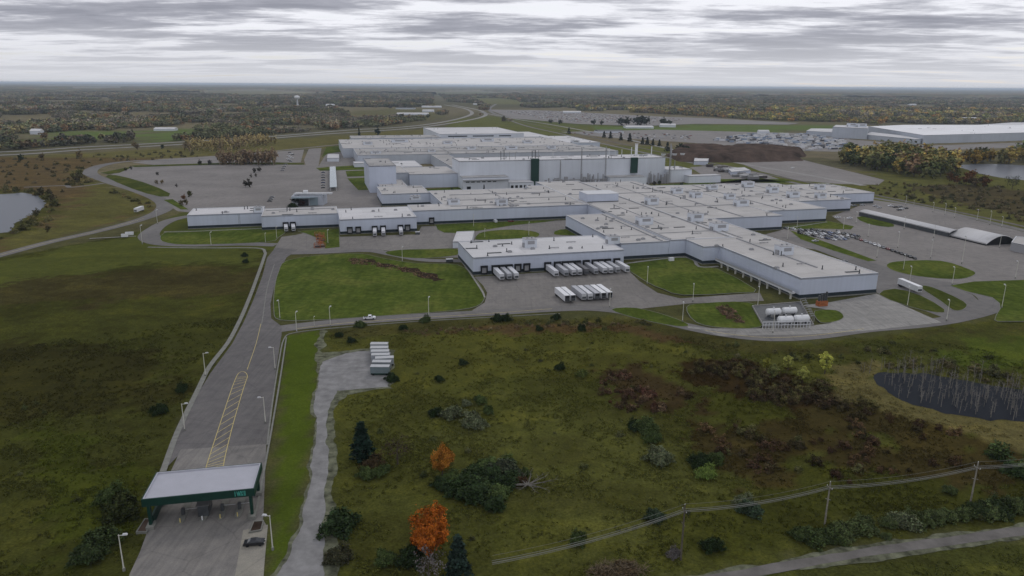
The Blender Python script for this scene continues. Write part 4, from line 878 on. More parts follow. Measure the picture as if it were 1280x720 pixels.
# kerbed shrub beds by the right column
if 0: hall('gate_planter', 'low stepped concrete wall beside the right column of the entry gate', None, 1.0, world=[G(314, 668), G(330, 664), G(327, 650), G(318, 651)], wall=M_kerb, roof=M_kerb, band=False, par=0.2, cat='planter', z0=-0.3)
if 0: hall('gate_planter', 'low concrete footing below the left column of the entry gate', None, 0.8, world=[G(170, 668), G(184, 668), G(190, 648), G(180, 648)], wall=M_kerb, roof=M_kerb, band=False, par=0.2, cat='planter', z0=-0.3)
for lab_, pts_, h_ in (('low concrete wall beside the right column of the entry gate', [(311, 667), (327, 664), (330, 652), (317, 653)], .45), ('low concrete footing below the left column of the entry gate', [(170, 667), (184, 667), (189, 650), (181, 650)], .5)):
    o0_ = G(*pts_[0]); e = empty('gate_planter', (*o0_, 0), 0, lab_, 'planter'); pp_ = [(a-o0_[0], b-o0_[1]) for a, b in GP(pts_)]
    if area(pp_) < 0: pp_ = pp_[::-1]
    MB().ring(pp_, offset(pp_, .25), -.3, h_).obj('rim', M_kerb, e); MB().sheet(offset(pp_, .24), h_-.12).obj('soil', M_soil, e)
M_bay = mat('cream_concrete', f_asph((0.25, 0.235, 0.20)), rough=0.9)
struct('parking_bay', M_bay, [(304, 663), (335, 656), (331, 700), (328, 740), (290, 740)], 0.06)

# ================================================================ LAMP POSTS
def lamp_proto():
    e = empty('lamp_post', (0, 0, 0)); e['category'] = 'lamp post'; e['group'] = 'lamp posts around the plant'
    kid(e, MB().tube((0, 0, -0.3), (0, 0, 8.8), 0.16, 0.10, 8).obj('pole', M_lamp, e))
    kid(e, MB().tube((0, 0, -0.3), (0, 0, 0.6), 0.32, 0.32, 10).obj('base', M_kerb, e))
    kid(e, MB().box(-0.15, 1.3, -0.05, 0.05, 8.55, 8.68).obj('arm', M_lamp, e))
    h = kid(e, MB().add([(0.7, -.3, 8.65), (1.8, -.3, 8.65), (1.8, .3, 8.65), (0.7, .3, 8.65), (0.85, -.22, 8.95), (1.65, -.22, 8.95), (1.65, .22, 8.95), (0.85, .22, 8.95)], [(3, 2, 1, 0), (4, 5, 6, 7), (0, 1, 5, 4), (1, 2, 6, 5), (2, 3, 7, 6), (3, 0, 4, 7)]).obj('lamp_head', M_offwhite, e))
    return e
LP = lamp_proto()
lamps = [(231, 538, 1, 0.3, 'lamp post left of the yellow hatching, lower of the two on the left kerb'), (257, 470, 1, 0.3, 'lamp post left of the yellow hatching, upper of the two on the left kerb'),
 (332, 529, 1, 3.3, 'lamp post on the right kerb level with the middle of the yellow hatching'), (344, 462, 1, 3.3, 'lamp post on the right kerb above the tip of the yellow hatching'), (341, 687, 1, 3.0, 'lamp post on the grass right of the black car'), (155, 713, 1, 0.2, 'lamp post on the grass at the left front of the entry gate'),
 (350, 398, 1, 4.7, 'lamp post on the left corner of the big lawn'), (371, 415, 1, 1.4, 'lamp post at the road junction below the big lawn'), (413, 408, 1, 1.4, 'lamp post on the road left of the white pickup'), (536, 395, 1, 1.4, 'lamp post on the road right of the white pickup'),
 (503, 327, 1, 1.4, 'lamp post where the lane splits in front of the dock building'), (410, 304, 1, 1.4, 'lamp post beside the rusty orange frames'), (346, 298, .9, 1.4, 'lamp post left of the two trailers at the pale wing'), (332, 303, .7, 1.4, 'short lamp post on the lawn left of the two trailers'),
 (393, 408, .5, 1.4, 'very short post beside the road below the big lawn'), (809, 354, 1, 1.4, 'lamp post at the corner of the lawn right of the trailer warehouse'), (866, 377, 1, 1.4, 'lamp post at the lower edge of the lawn by the projecting hall'), (853, 402, 1, 1.4, 'lamp post at the tip of the slim road island'),
 (762, 384, 1, 1.4, 'lamp post in front of the seven parked trailers'), (661, 295, 1.1, 1.4, 'lamp post on the oval island in the forecourt'), (592, 283, 1, 1.4, 'lamp post on the strip along the long hall'), (606, 297, .7, 1.4, 'short lamp post on the left tip of the oval forecourt island'), (947, 383, 1.1, 1.4, 'lamp post left of the white tanks'),
 (966, 416, 1.1, 1.4, 'lamp post in front of the white tanks'), (984, 300, 1, 1.4, 'lamp post on the service lane behind the projecting hall'), (996, 286, 1, 1.4, 'lamp post on the grass strip left of the parked cars'), (1070, 279, 1, 1.4, 'lamp post at the start of the long curved canopy'), (1054, 287, 1, 1.4, 'lamp post on the grass behind the parked cars'),
 (1085, 296, 1, 1.4, 'lamp post right of the block of parked cars'), (1096, 322, 1, 1.4, 'lamp post beside the line of parked cars'), (1130, 286, 1, 1.4, 'lamp post in front of the middle of the curved canopy'), (1122, 310, 1.2, 1.4, 'tall lamp post in the middle of the east car park'), (1129, 337, 1, 1.4, 'lamp post on the left tip of the round lawn'),
 (1167, 297, 1, 1.4, 'lamp post in front of the right part of the curved canopy'), (1163, 323, 1.3, 1.4, 'tall lamp post above the round lawn'), (1137, 353, 1, 1.4, 'lamp post just above the white trailer on the east lane'), (1202, 330, 1.9, 1.4, 'tallest lamp mast right of the round lawn'), (1190, 356, 1.1, 1.4, 'lamp post on the lower edge of the round lawn'),
 (1134, 383, 1.1, 1.4, 'lamp post on the grass wedge below the white trailer'), (1183, 401, 1.1, 1.4, 'lamp post at the right tip of the concrete pad'), (1252, 385, 1.3, 1.4, 'lamp post on the lawn right of the bend'), (1269, 348, 1.1, 1.4, 'lamp post on the lot at the right edge'), (1249, 310, 1, 1.4, 'lamp post in front of the arched hangar'),
 (1132, 256, .9, 1.4, 'first lamp post in the row along the field edge, farthest from the hangar'), (1142, 258, .6, 1.4, 'short second lamp post in the row along the field edge'), (1166, 265, .9, 1.4, 'third lamp post in the row along the field edge'), (1181, 268, 1, 1.4, 'fourth lamp post in the row along the field edge'), (1193, 272, .9, 1.4, 'fifth lamp post in the row along the field edge'),
 (1221, 276, 1, 1.4, 'sixth lamp post along the field edge, behind the hangar'), (1237, 281, 1.2, 1.4, 'seventh lamp post along the field edge, behind the hangar'), (1252, 284, .9, 1.4, 'last lamp post in the row along the field edge'), (178, 305, 1.4, 1.4, 'tall lamp post at the bend left of the white end wing'), (197, 280, 1.2, 1.4, 'tall lamp post on the grass by the ring road junction'), (264, 307, 1, 1.4, 'lamp post on the lawn in front of the white end wing')]
for k, (px, py, s_, rz, lab) in enumerate(lamps):
    o = LP if k == 0 else copytree(LP)
    o.location = (*G(px, py), 0.05); o.rotation_euler = (0, 0, rz); o.scale = (1, 1, s_) if s_ > .8 else (s_, s_, s_); o['label'] = lab

# ================================================================ VEHICLES
def car_proto():
    e = empty('parked_car', (0, 0, 0)); e['category'] = 'car'
    prof = [(-2.3, .35), (-2.35, .62), (-2.2, .88), (-1.45, .98), (-.75, 1.38), (.55, 1.42), (1.5, 1.02), (2.15, .95), (2.32, .7), (2.3, .35)]
    n = len(prof); v = []; 
    for y, k in ((-.9, 0), (.9, 0)):
        for x, z in prof: v.append((x, y*(0.80 if z > 1.2 else (0.97 if z > .95 else 1)), z))
    f = [tuple(range(n)), tuple(range(n, 2*n))[::-1]]+[(i, n+i, n+(i+1) % n, (i+1) % n) for i in range(n)]
    kid(e, MB().add(v, f).obj('body', M_car, e))
    g = MB()
    for s_ in (-1, 1):
        q = [(-1.3, .90*s_*.99, .98), (1.35, .90*s_*.99, 1.02), (.5, .74*s_, 1.37), (-.7, .74*s_, 1.34)]
        g.add(q, [(0, 1, 2, 3) if s_ < 0 else (3, 2, 1, 0)])
    g.add([(-1.42, -.75, 1.02), (-1.42, .75, 1.02), (-.78, .62, 1.37), (-.78, -.62, 1.37)], [(0, 3, 2, 1)])
    g.add([(1.47, -.75, 1.06), (1.47, .75, 1.06), (.6, .62, 1.42), (.6, -.62, 1.42)], [(0, 1, 2, 3)])
    kid(e, g.obj('window_glass', M_glass, e))
    for x in (-1.4, 1.4):
        for y in (-.86, .86): kid(e, MB().tube((x, y-.1, .32), (x, y+.1, .32), .33, .33, 10).obj('wheel', M_dark, e))
    for y in (-.6, .6): kid(e, MB().box(2.26, 2.36, y-.2, y+.2, .6, .75).obj('headlight', M_white, e))
    return e
CP = car_proto(); used = [False]
COLS = {'black': (.012, .013, .016), 'white': (.72, .73, .75), 'silver': (.42, .43, .45), 'grey': (.16, .17, .18), 'dark blue': (.02, .035, .10), 'pale blue': (.22, .27, .42), 'dark red': (.16, .015, .018), 'green': (.03, .10, .07)}
def car(x, y, rz, col, lab, grp=None, z=0.03):
    if not used[0]: o = CP; used[0] = True
    else: o = copytree(CP)
    o.location = (x, y, z); o.rotation_euler = (0, 0, rz); o['label'] = lab
    if grp: o['group'] = grp
    elif 'group' in o: del o['group']
    for ch in (KIDS[CP.name] if o is CP else [c for c in C.objects if c.parent == o]):
        if ch.name.startswith('body'): ch.color = (*COLS[col], 1)
car(*G(318, 681), 0.16, 'black', 'black car parked on the concrete bay right of the entry gate', z=0.09)
# cars in the east lot, in rows along the plant grid
slots = []
r0 = random.Random(21)
blocks = [((986, 291), (1046, 300), 4, 13), ((1003, 289), (1050, 294), 2, 11)]
def lerp(a, b, t): return (a[0]+(b[0]-a[0])*t, a[1]+(b[1]-a[1])*t)
rows = [((1000, 289), (1056, 300), 14, .9, 'x'), ((1014, 287.5), (1050, 293.5), 10, .85, 'x'), ((980, 286), (1003, 288), 5, .95, 'single cars at the near left of the packed cars on the east lot'), ((998, 290), (1030, 295), 9, .9, 'second row'), ((998, 292), (1057, 303), 14, .95, 'front row'), ((1006, 288.5), (1060, 298.5), 15, .95, 'third row'), ((1010, 287), (1040, 292), 9, .85, 'fourth row'), ((1028, 297.5), (1058, 300.5), 8, .9, 'fifth row')]
zones_c = ['cars in the second row of the packed east lot block', 'cars in the short rear row of the packed cars on the east lot', 'cars at the left end of the packed cars on the east lot', 'cars in the short row near the left of the packed block', 'cars packed in the front row on the east lot', 'cars in the long middle row of the packed cars on the east lot', 'cars in the back row of the packed cars on the east lot', 'cars at the right end of the packed cars on the east lot']
lanecols = ['black', 'white', 'silver', 'grey', 'white', 'black', 'dark blue', 'pale blue', 'white', 'silver', 'white', 'black', 'grey']
taken = []
def addcar(px, py, rz, zn, cols=lanecols):
    x, y = G(px, py)
    for a, b in taken:
        if (a-x)**2+(b-y)**2 < 2.9**2: return
    taken.append((x, y)); c = r0.choice(cols)
    car(x, y, rz+r0.uniform(-.03, .03), c, c+' car '+zn.replace('small cars', 'small').replace('small dark cars', 'small').replace('cars ', '', 1), zn)
for (a, b, n, dn, _), zn in zip(rows, zones_c):
    for i in range(n):
        if r0.random() < dn: addcar(*lerp(a, b, (i+.5)/n), A15+math.pi/2+(.35 if i % 2 else 0), zn)
for i in range(18): addcar(*lerp((1048, 291), (1143, 323.5), i/17), A15+math.pi/2-0.5, 'cars in the single slanting line across the east lot', ['black', 'white', 'silver', 'grey', 'black', 'dark red'])
for i in range(6): addcar(*lerp((1047, 289.5), (1073, 296), i/5), A15+math.pi/2-0.5, 'cars in the short line beside the slanting line')
for px, py in [(1062, 257), (1068, 258), (1078, 257), (1094, 258), (1099, 260), (1113, 258), (1119, 259.5), (1125, 259), (1127, 262), (1132, 261), (1124, 263)]: addcar(px, py, A15, 'cars scattered behind the curved canopy')
for px, py in [(1047, 272.5), (1062, 273.5)]: addcar(px, py, A15, 'cars at the door of the farthest stepped hall')
for i in range(7): addcar(404, 216+i*3.2, 0.1, 'small cars in a column left of the blue walkway', ['black', 'grey', 'dark blue'])
for px, py in [(357, 206), (355.5, 208.5), (354, 211), (353, 213.5), (340, 247), (338.5, 249.5), (337, 252)]: addcar(px, py, 0.1, 'small dark cars standing apart in the old car park', ['black', 'grey'])
for i in range(9): addcar(362+(i % 3)*2-(i//3)*1.2, 191+i*1.4, 0.1, 'small cars on the back part of the old car park', ['black', 'grey', 'white'])
for px, py, c, lab in [(1006, 316.5, 'white', 'white car alone on the service lane behind the projecting hall'), (1055, 328, 'grey', 'grey car alone near the back corner of the projecting hall'), (1019, 302, 'silver', 'silver car alone on the grass strip edge below the packed cars'), (638.5, 277.5, 'dark red', 'dark red car at the foot of the long hall wall')]:
    car(*G(px, py), A15, c, lab)
# pickup / vans
def van(px, py, rz, lab, colr_, bed=True, name='pickup_truck', cat='truck'):
    e = empty(name, (*G(px, py), 0.05), rz, lab, cat)
    prof = [(-2.8, .5), (-2.8, 1.1), (-.6, 1.15), (-.5, 1.85), (.8, 1.85), (1.4, 1.2), (2.6, 1.1), (2.75, .8), (2.7, .5)] if bed else [(-2.8, .4), (-2.8, 2.2), (1.2, 2.3), (2.0, 1.4), (2.7, 1.2), (2.75, .5)]
    n = len(prof); v = [(x, y, z) for y in (-1, 1) for x, z in prof]
    b = MB().add(v, [tuple(range(n)), tuple(range(n, 2*n))[::-1]]+[(i, n+i, n+(i+1) % n, (i+1) % n) for i in range(n)]).obj('body', M_car, e); b.color = (*colr_, 1)
    g = MB()
    for s_ in (-1, 1): g.box(-.35 if bed else .2, .7 if bed else 1.1, 1.0*s_-.012, 1.0*s_+.012, 1.25, 1.75 if bed else 2.0)
    g.add([(1.42, -.8, 1.24), (1.42, .8, 1.24), (.84, .7, 1.83), (.84, -.7, 1.83)] if bed else [(2.02, -.8, 1.45), (2.02, .8, 1.45), (1.26, .8, 2.22), (1.26, -.8, 2.22)], [(0, 1, 2, 3)])
    g.obj('window_glass', M_glass, e)
    if bed: MB().box(-2.65, -.75, -.85, .85, 1.12, 1.17).obj('cargo_bed', M_darkgrey, e)
    for x in (-1.7, 1.7):
        for y in (-.9, .9): MB().tube((x, y-.14, .4), (x, y+.14, .4), .4, .4, 12).obj('wheel', M_dark, e)
van(462, 399, 0.17, 'white pickup truck driving on the service road below the big lawn', (.75, .76, .78))
van(619, 278, A15+1.6, 'white van with a dark rear parked against the long hall wall', (.6, .62, .64), False, 'van', 'van')
# trailers
def trailer_proto():
    e = empty('semi_trailer', (0, 0, 0)); e['category'] = 'trailer'      # origin at dock end, body runs along -y
    kid(e, MB().box(-1.28, 1.28, -15.8, 0, 1.15, 4.05).obj('body', M_trailer, e))
    kid(e, MB().box(-1.2, 1.2, -15.7, -.1, 4.052, 4.1).obj('roof', M_trailer, e))
    kid(e, MB().box(-1.15, 1.15, -4.4, -.3, .75, 1.14).box(-.5, .5, -15, -4.4, .95, 1.14).obj('chassis', M_dark, e))
    for y in (-1.5, -2.8):
        for x in (-1.05, 1.05): kid(e, MB().tube((x-.24, y, .5), (x+.24, y, .5), .5, .5, 12).obj('wheel', M_dark, e))
    for x in (-.8, .8): kid(e, MB().box(x-.09, x+.09, -12.8, -12.6, 0.05, 1.15).obj('landing_leg', M_darkgrey, e))
    kid(e, MB().box(-1.0, 1.0, -16.0, -15.8, 1.6, 2.6).obj('nose_panel', M_darkgrey, e))
    return e
TP = trailer_proto(); tu = [False]
def trailer(x, y, rz, col, lab, grp, L_=1.0, dark_end=False):
    if not tu[0]: o = TP; tu[0] = True
    else: o = copytree(TP)
    o.location = (x, y, 0.04); o.rotation_euler = (0, 0, rz); o.scale = (1, L_, 1); o['label'] = lab; o['group'] = grp
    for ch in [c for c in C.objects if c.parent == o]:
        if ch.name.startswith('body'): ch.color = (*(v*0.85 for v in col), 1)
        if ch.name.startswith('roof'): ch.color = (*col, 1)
    return o
def shelter(parent_lab_x, px, py, wall, v):
    pass
def uAt(px, py, v):
    lo, hi = -120, 520
    for _ in range(50):
        m_ = (lo+hi)/2; x, y = W(m_, v); zc = y*math.cos(PITCH)+(CH-1)*math.sin(PITCH)
        if 640+FPX*x/zc < px: lo = m_
        else: hi = m_
    return lo
def dock(u, v, sign, lab, wall_obj, col=None):
    """black dock frame on the wall (part of its building)"""
    e = wall_obj; o0 = e.location; 
    X_, Y_ = W(u, v); dx, dy = X_-o0.x, Y_-o0.y; x = dx*cA+dy*sA; y = -dx*sA+dy*cA
    m = MB().box(x-2.0, x-1.35, y-0.9, y-0.13, 0.9, 4.9).box(x+1.35, x+2.0, y-0.9, y-0.13, 0.9, 4.9).box(x-2.0, x+2.0, y-1.2, y-0.13, 4.3, 5.3).box(x-1.8, x+1.8, y-0.6, y-0.13, 0.3, 1.1)
    d = m.obj('dock_shelter', M_dark, e); MB().box(x-1.3, x+1.3, y-0.22, y-0.135, 1.1, 4.3).obj('dock_door', M_trimd, d)
def hobj(name, n=0): return [o for o in C.objects if o.type == 'EMPTY' and o.name.split('.')[0] == name][n]
wh_ = hobj('warehouse'); wv = (.62, .63, .66); gy_ = (.42, .43, .46); br_ = (.75, .76, .78)
names = [(618.5, 'white', 'leftmost of the three together at the left'), (627.5, 'grey', 'middle of the three together at the left'), (636, 'white', 'rightmost of the three together at the left'), (684, 'white', 'first after the empty dock doors'), (696, 'grey', 'second after the empty dock doors'), (705.5, 'white', 'third after the empty dock doors'), (712.5, 'white', 'touching the dark trailer on its left'),
         (721, 'dark grey', 'the only dark one'), (732, 'grey', 'just right of the dark one'), (743, 'white', 'left one of a close pair'), (750, 'white', 'right one of a close pair'), (758.5, 'grey', 'second from the right end'), (770, 'white', 'at the right end of the row')]
cc = {'white': wv, 'grey': gy_, 'dark grey': (.13, .13, .14), 'bright': br_}
for px, c, lab in names:
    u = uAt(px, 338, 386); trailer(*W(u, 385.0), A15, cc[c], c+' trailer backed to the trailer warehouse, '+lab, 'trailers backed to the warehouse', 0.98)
    dock(u, 386, 1, '', wh_)
for px in (605, 647, 658): dock(uAt(px, 342, 386), 386, 1, '', wh_)
for px, py, c, lab in [(709, 379.5, 'bright', 'left one of the separate pair'), (716.5, 379, 'bright', 'right one of the separate pair'), (730, 377.3, 'grey', 'leftmost of the five together'), (738, 377, 'white', 'second of the five together'), (746.5, 376.5, 'grey', 'grey roofed middle one of the five together'), (754.5, 376, 'bright', 'fourth of the five together'), (762.5, 375.3, 'bright', 'rightmost of the five together')]:
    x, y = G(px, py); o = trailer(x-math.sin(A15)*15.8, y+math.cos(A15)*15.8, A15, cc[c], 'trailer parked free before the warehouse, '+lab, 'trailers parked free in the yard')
    k = MB().box(-1.15, 1.15, -15.86, -15.805, 1.25, 3.95).obj('end_door', M_dark if c == 'bright' or px == 746.5 else M_offwhite, o)
dw = hobj('dock_building')
for px, lab in ((468, 'left one of the pair at the dock building'), (478.5, 'right one of the pair at the dock building'), (500, 'single white trailer beside an empty door at the dock building')):
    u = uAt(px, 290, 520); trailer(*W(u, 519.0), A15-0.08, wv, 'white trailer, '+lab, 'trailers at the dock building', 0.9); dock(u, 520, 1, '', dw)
for px in (437, 447.5, 509): dock(uAt(px, 291, 520), 520, 1, '', dw)
w2 = hobj('warehouse_wing', 1)
for px, lab in ((357, 'left one of the two at the pale wing'), (366, 'right one of the two at the pale wing')):
    u = uAt(px, 287, 549); trailer(*W(u, 548.0), A15+0.05, wv, 'white trailer, '+lab, 'trailers at the pale wing', 0.8); dock(u, 549, 1, '', w2)
lh = hobj('long_hall'); dock(uAt(539, 279, 545), 545, 1, '', lh)
a_ = Vector(G(1124, 357)); b_ = Vector(G(1150, 368)); d_ = b_-a_; x, y = a_; trailer(x, y, math.atan2(d_.y, d_.x)+math.pi/2, br_, 'white trailer standing alone on the east lane below the round lawn', 'single trailer on the east lane', 1.05)
a_ = Vector(G(178.5, 263.5)); b_ = Vector(G(169, 267)); d_ = b_-a_; x, y = a_; trailer(x, y, math.atan2(d_.y, d_.x)+math.pi/2, br_, 'white trailer parked beside the ring road at the bend', 'single trailer by the ring road', .8)
# storage trailers on the gravel
for k, (px, py, c, dc, rz) in enumerate([(474.5, 439, (.34, .36, .38), 0, .02), (474.5, 444, (.34, .36, .38), 0, .04), (475.5, 448.5, (.32, .34, .37), 0, .06), (476, 453, (.32, .34, .37), 0, .08), (481, 457, (.28, .30, .32), 0, .16), (477.5, 462, (.20, .22, .23), 0, .0), (475.5, 468, (.15, .19, .20), 1, .0)]):
    x, y = G(px, py); e = empty('storage_trailer', (x, y, 0.02), rz, ['box trailer on the gravel patch, farthest of the row of seven', 'box trailer on the gravel patch, second from the far end', 'box trailer on the gravel patch, third from the far end', 'box trailer on the gravel patch, middle of the seven', 'box trailer on the gravel patch standing askew and jutting right', 'grey sided box trailer behind the nearest one on the gravel patch', 'teal grey box trailer nearest the camera on the gravel patch'][k], 'trailer', 'box trailers on the gravel patch')
    b = MB().box(-3.4, 3.4, -1.2, 1.2, .9, 3.3).obj('body', M_trailer, e); b.color = (*c, 1)
    r_ = MB().box(-3.45, 3.45, -1.25, 1.25, 3.302, 3.42).obj('roof', M_trailer, e); r_.color = (.46, .47, .48, 1)
    MB().box(-3.3, 3.3, -1.1, 1.1, .35, .9).obj('chassis', M_green if k == 6 else M_dark, e)
    for q in (-2.4, 2.4): MB().tube((q, -1.15, .4), (q, 1.15, .4), .4, .4, 10).obj('wheel', M_dark, e)
# ================================================================ YARD THINGS
def frame_stack(px, py, s_, lab):
    e = empty('steel_frame', (*G(px, py), .05), rnd.uniform(0, 1), lab, 'steel frame', 'rusty frames by the dock apron'); m = MB(); a = 1.6*s_
    for z in (0, 1.2, 2.4):
        for p, q in (((-a, -a), (a, -a)), ((a, -a), (a, a)), ((a, a), (-a, a)), ((-a, a), (-a, -a))): m.tube((*p, z+.1), (*q, z+.1), .12, .12, 4)
    for p in ((-a, -a), (a, -a), (a, a), (-a, a)): m.tube((*p, 0), (*p, 2.6), .12, .12, 4)
    m.obj('frame', M_orange, e); MB().box(-a*.7, a*.7, -a*.7, a*.7, .15, 1.0).obj('load', M_darkgrey if px % 2 else M_orange, e)
for px, py, s_, lab in [(397, 295, 1.2, 'farthest rusty frame on the grass by the dock apron'), (402, 296, 1.1, 'rusty frame right of the farthest one'), (399, 299, 1.1, 'dark loaded frame in the middle of the rusty stack, left side'), (403, 301, 1.2, 'dark loaded frame in the middle of the rusty stack, right side'), (400, 304, 1.0, 'small rusty frame on the left of the nearer stack'), (397, 309, 1.3, 'nearest rusty frame, bottom left of the stack'), (403, 308.5, 1.1, 'nearest frame with a dark load, bottom right of the stack')]: frame_stack(px, py, s_, lab)
# tank farm
tk = empty('tank_bund', (*G(978, 404), .1), A15, 'dark square bund pad with a pale rim and pipe rail, holding the white tanks', 'tank pad')
ti = Matrix.Rotation(-A15, 2); to_ = Vector(tk.location[:2])
def tl(px, py): return tuple(ti @ (Vector(G(px, py))-to_))
bp = [tl(*p) for p in ((955, 409), (1016, 407), (1000, 379), (941, 384))]
MB().prism(bp, -0.3, .35).obj('pad', M_darkgrey, tk)
if area(bp) < 0: bp = bp[::-1]
MB().ring(offset(bp, -.4), bp, -.3, .8).obj('rim', M_conc, tk)
m = MB(); a0, b0 = Vector(tl(953, 411)), Vector(tl(1012, 410))
for i in range(16):
    q = a0.lerp(b0, i/15); m.tube((q.x, q.y, 0), (q.x, q.y, 3.0), .14, .14, 5)
m.tube((a0.x, a0.y, 3), (b0.x, b0.y, 3), .18, .18, 5); m.tube((a0.x, a0.y, 1.6), (b0.x, b0.y, 1.6), .14, .14, 5); m.obj('pipe_rail', M_trim, tk)
m = MB()
for i in range(9):
    p, q = Vector(tl(1000+i*1.4, 381+i*2.8)), Vector(tl(1006+i*1.4, 380+i*2.8)); m.tube((p.x, p.y, 0), (p.x, p.y, 3), .12, .12, 5); m.tube((q.x, q.y, 0), (q.x, q.y, 3), .12, .12, 5); m.tube((p.x, p.y, 3), (q.x, q.y, 3), .12, .12, 5)
m.obj('pipe_rack', M_trimd, tk)
for px, py, lab in [(966, 397, 'white horizontal tank, far left one on the dark pad'), (986, 395.5, 'white horizontal tank, far right one on the dark pad'), (981, 407, 'white horizontal tank, near left one behind the pipe rail'), (1001, 405.5, 'white horizontal tank, near right one with dark end')]:
    e = empty('storage_tank', (*G(px, py), .45), A15-.1, lab, 'tank', 'white tanks on the bund pad')
    m = MB(); m.tube((-3, 0, 2.4), (3, 0, 2.4), 1.6, 1.6, 20); m.tube((3, 0, 2.4), (3.5, 0, 2.4), 1.6, .9, 20); m.tube((-3.5, 0, 2.4), (-3, 0, 2.4), .9, 1.6, 20); m.obj('shell', M_white, e, False)
    for q in (-2, 2): MB().box(q-.2, q+.2, -1.3, 1.3, 0, 1.6).obj('saddle', M_darkgrey, e)
    MB().tube((0, 0, 3.9), (0, 0, 4.6), .4, .4, 10).obj('hatch', M_offwhite, e)
# raised pipe bridge along the projecting hall
pbv = [(220, 384), (226.5, 378), (226.5, 300)]; pb = empty('pipe_bridge', (*W(226, 300), 0), A15, 'raised pale pipe bridge on legs along the left wall of the projecting hall', 'pipe bridge')
MB().box(-.9, .9, 2, 76, 2.9, 3.7).obj('deck', M_trim, pb)
MB().box(-.9, -.8, 2, 76, 3.7, 4.6).obj('rail', M_trimd, pb)
for i, y in enumerate((4, 13, 24, 31, 39, 47, 55, 63, 70)):
    MB().box(-.35, .35, y-.35, y+.35, -.3, 2.9).box(-.9, .9, y-.5, y+.5, 2.5, 2.9).obj('leg', M_lamp, pb)
x, y = G(1029, 383); ph = empty('pump_station', (x, y, 0), A15, 'small rusty and blue pump station with stacks at the front wall of the projecting hall', 'pump')
MB().box(-2.5, 2.5, 0, 2.5, 0, 2.5).obj('base', M_orange, ph)
m = MB()
for q in (-1.8, -.4, 1.0, 2.2): m.tube((q, 1.2, 2.5), (q, 1.2, 6+q*.4), .5, .5, 8)
m.obj('stacks', M_darkgrey, ph)
# electrical enclosures and small kit on the lawns
for px, py, wd, lab in [(839, 326, 3, 'small white enclosure at the foot of the central hall wall, on the lawn'), (562, 327.5, 4, 'dark machine box beside the lane, left of the trailer warehouse'), (162, 293.5, 5, 'low white sign slab on the grass left of the white end wing'), (156, 296, 4, 'second low white slab beside the white sign slab'), (522, 293, 3, 'small dark skip right of the dock building')]:
    e = empty('equipment_box', (*G(px, py), 0), A15, lab, 'box'); MB().box(-wd/2, wd/2, -1, 1, 0, 1.8).obj('cabinet', M_white if 'white' in lab else M_darkgrey, e); MB().box(-wd/2-.1, wd/2+.1, -1.1, 1.1, 1.8, 1.95).obj('lid', M_trim, e)
# dirt mound
def mound(name, lab, pts, hgt, m_):
    poly = GP(pts); cxm = sum(p[0] for p in poly)/len(poly); cym = sum(p[1] for p in poly)/len(poly); xs = [p[0] for p in poly]; ys = [p[1] for p in poly]; nx_, ny_ = 70, 40
    gxx, gyy = np.meshgrid(np.linspace(min(xs), max(xs), nx_), np.linspace(min(ys), max(ys), ny_)); ins = inpoly(gxx, gyy, poly).astype(float)
    for _ in range(5):
        t = ins.copy(); t[1:-1, 1:-1] = (ins[:-2, 1:-1]+ins[2:, 1:-1]+ins[1:-1, :-2]+ins[1:-1, 2:]+ins[1:-1, 1:-1])/5; ins = t
    zz_ = ins*hgt*(.6+.8*fbm(gxx/40, gyy/40, 77, 4))-.6; v = np.stack([gxx-cxm, gyy-cym, zz_], -1).reshape(-1, 3)
    idx = np.arange(nx_*ny_).reshape(ny_, nx_); q = np.stack([idx[:-1, :-1], idx[:-1, 1:], idx[1:, 1:], idx[1:, :-1]], -1).reshape(-1, 4)
    me = bpy.data.meshes.new(name); me.from_pydata(v.tolist(), [], q.tolist()); me.polygons.foreach_set('use_smooth', [True]*len(q)); o = link(name, me, m_); o.location = (cxm, cym, 0)
    o['kind'] = 'structure'; return o
mound('hill', '', [(835, 196), (850, 188), (870, 187), (930, 192), (985, 196), (1003, 200), (960, 201), (900, 203), (850, 201)], 12, M_soil)
mound('hill', '', [(905, 187), (960, 188), (1004, 192), (1000, 196), (950, 196), (900, 192)], 11, M_soil)

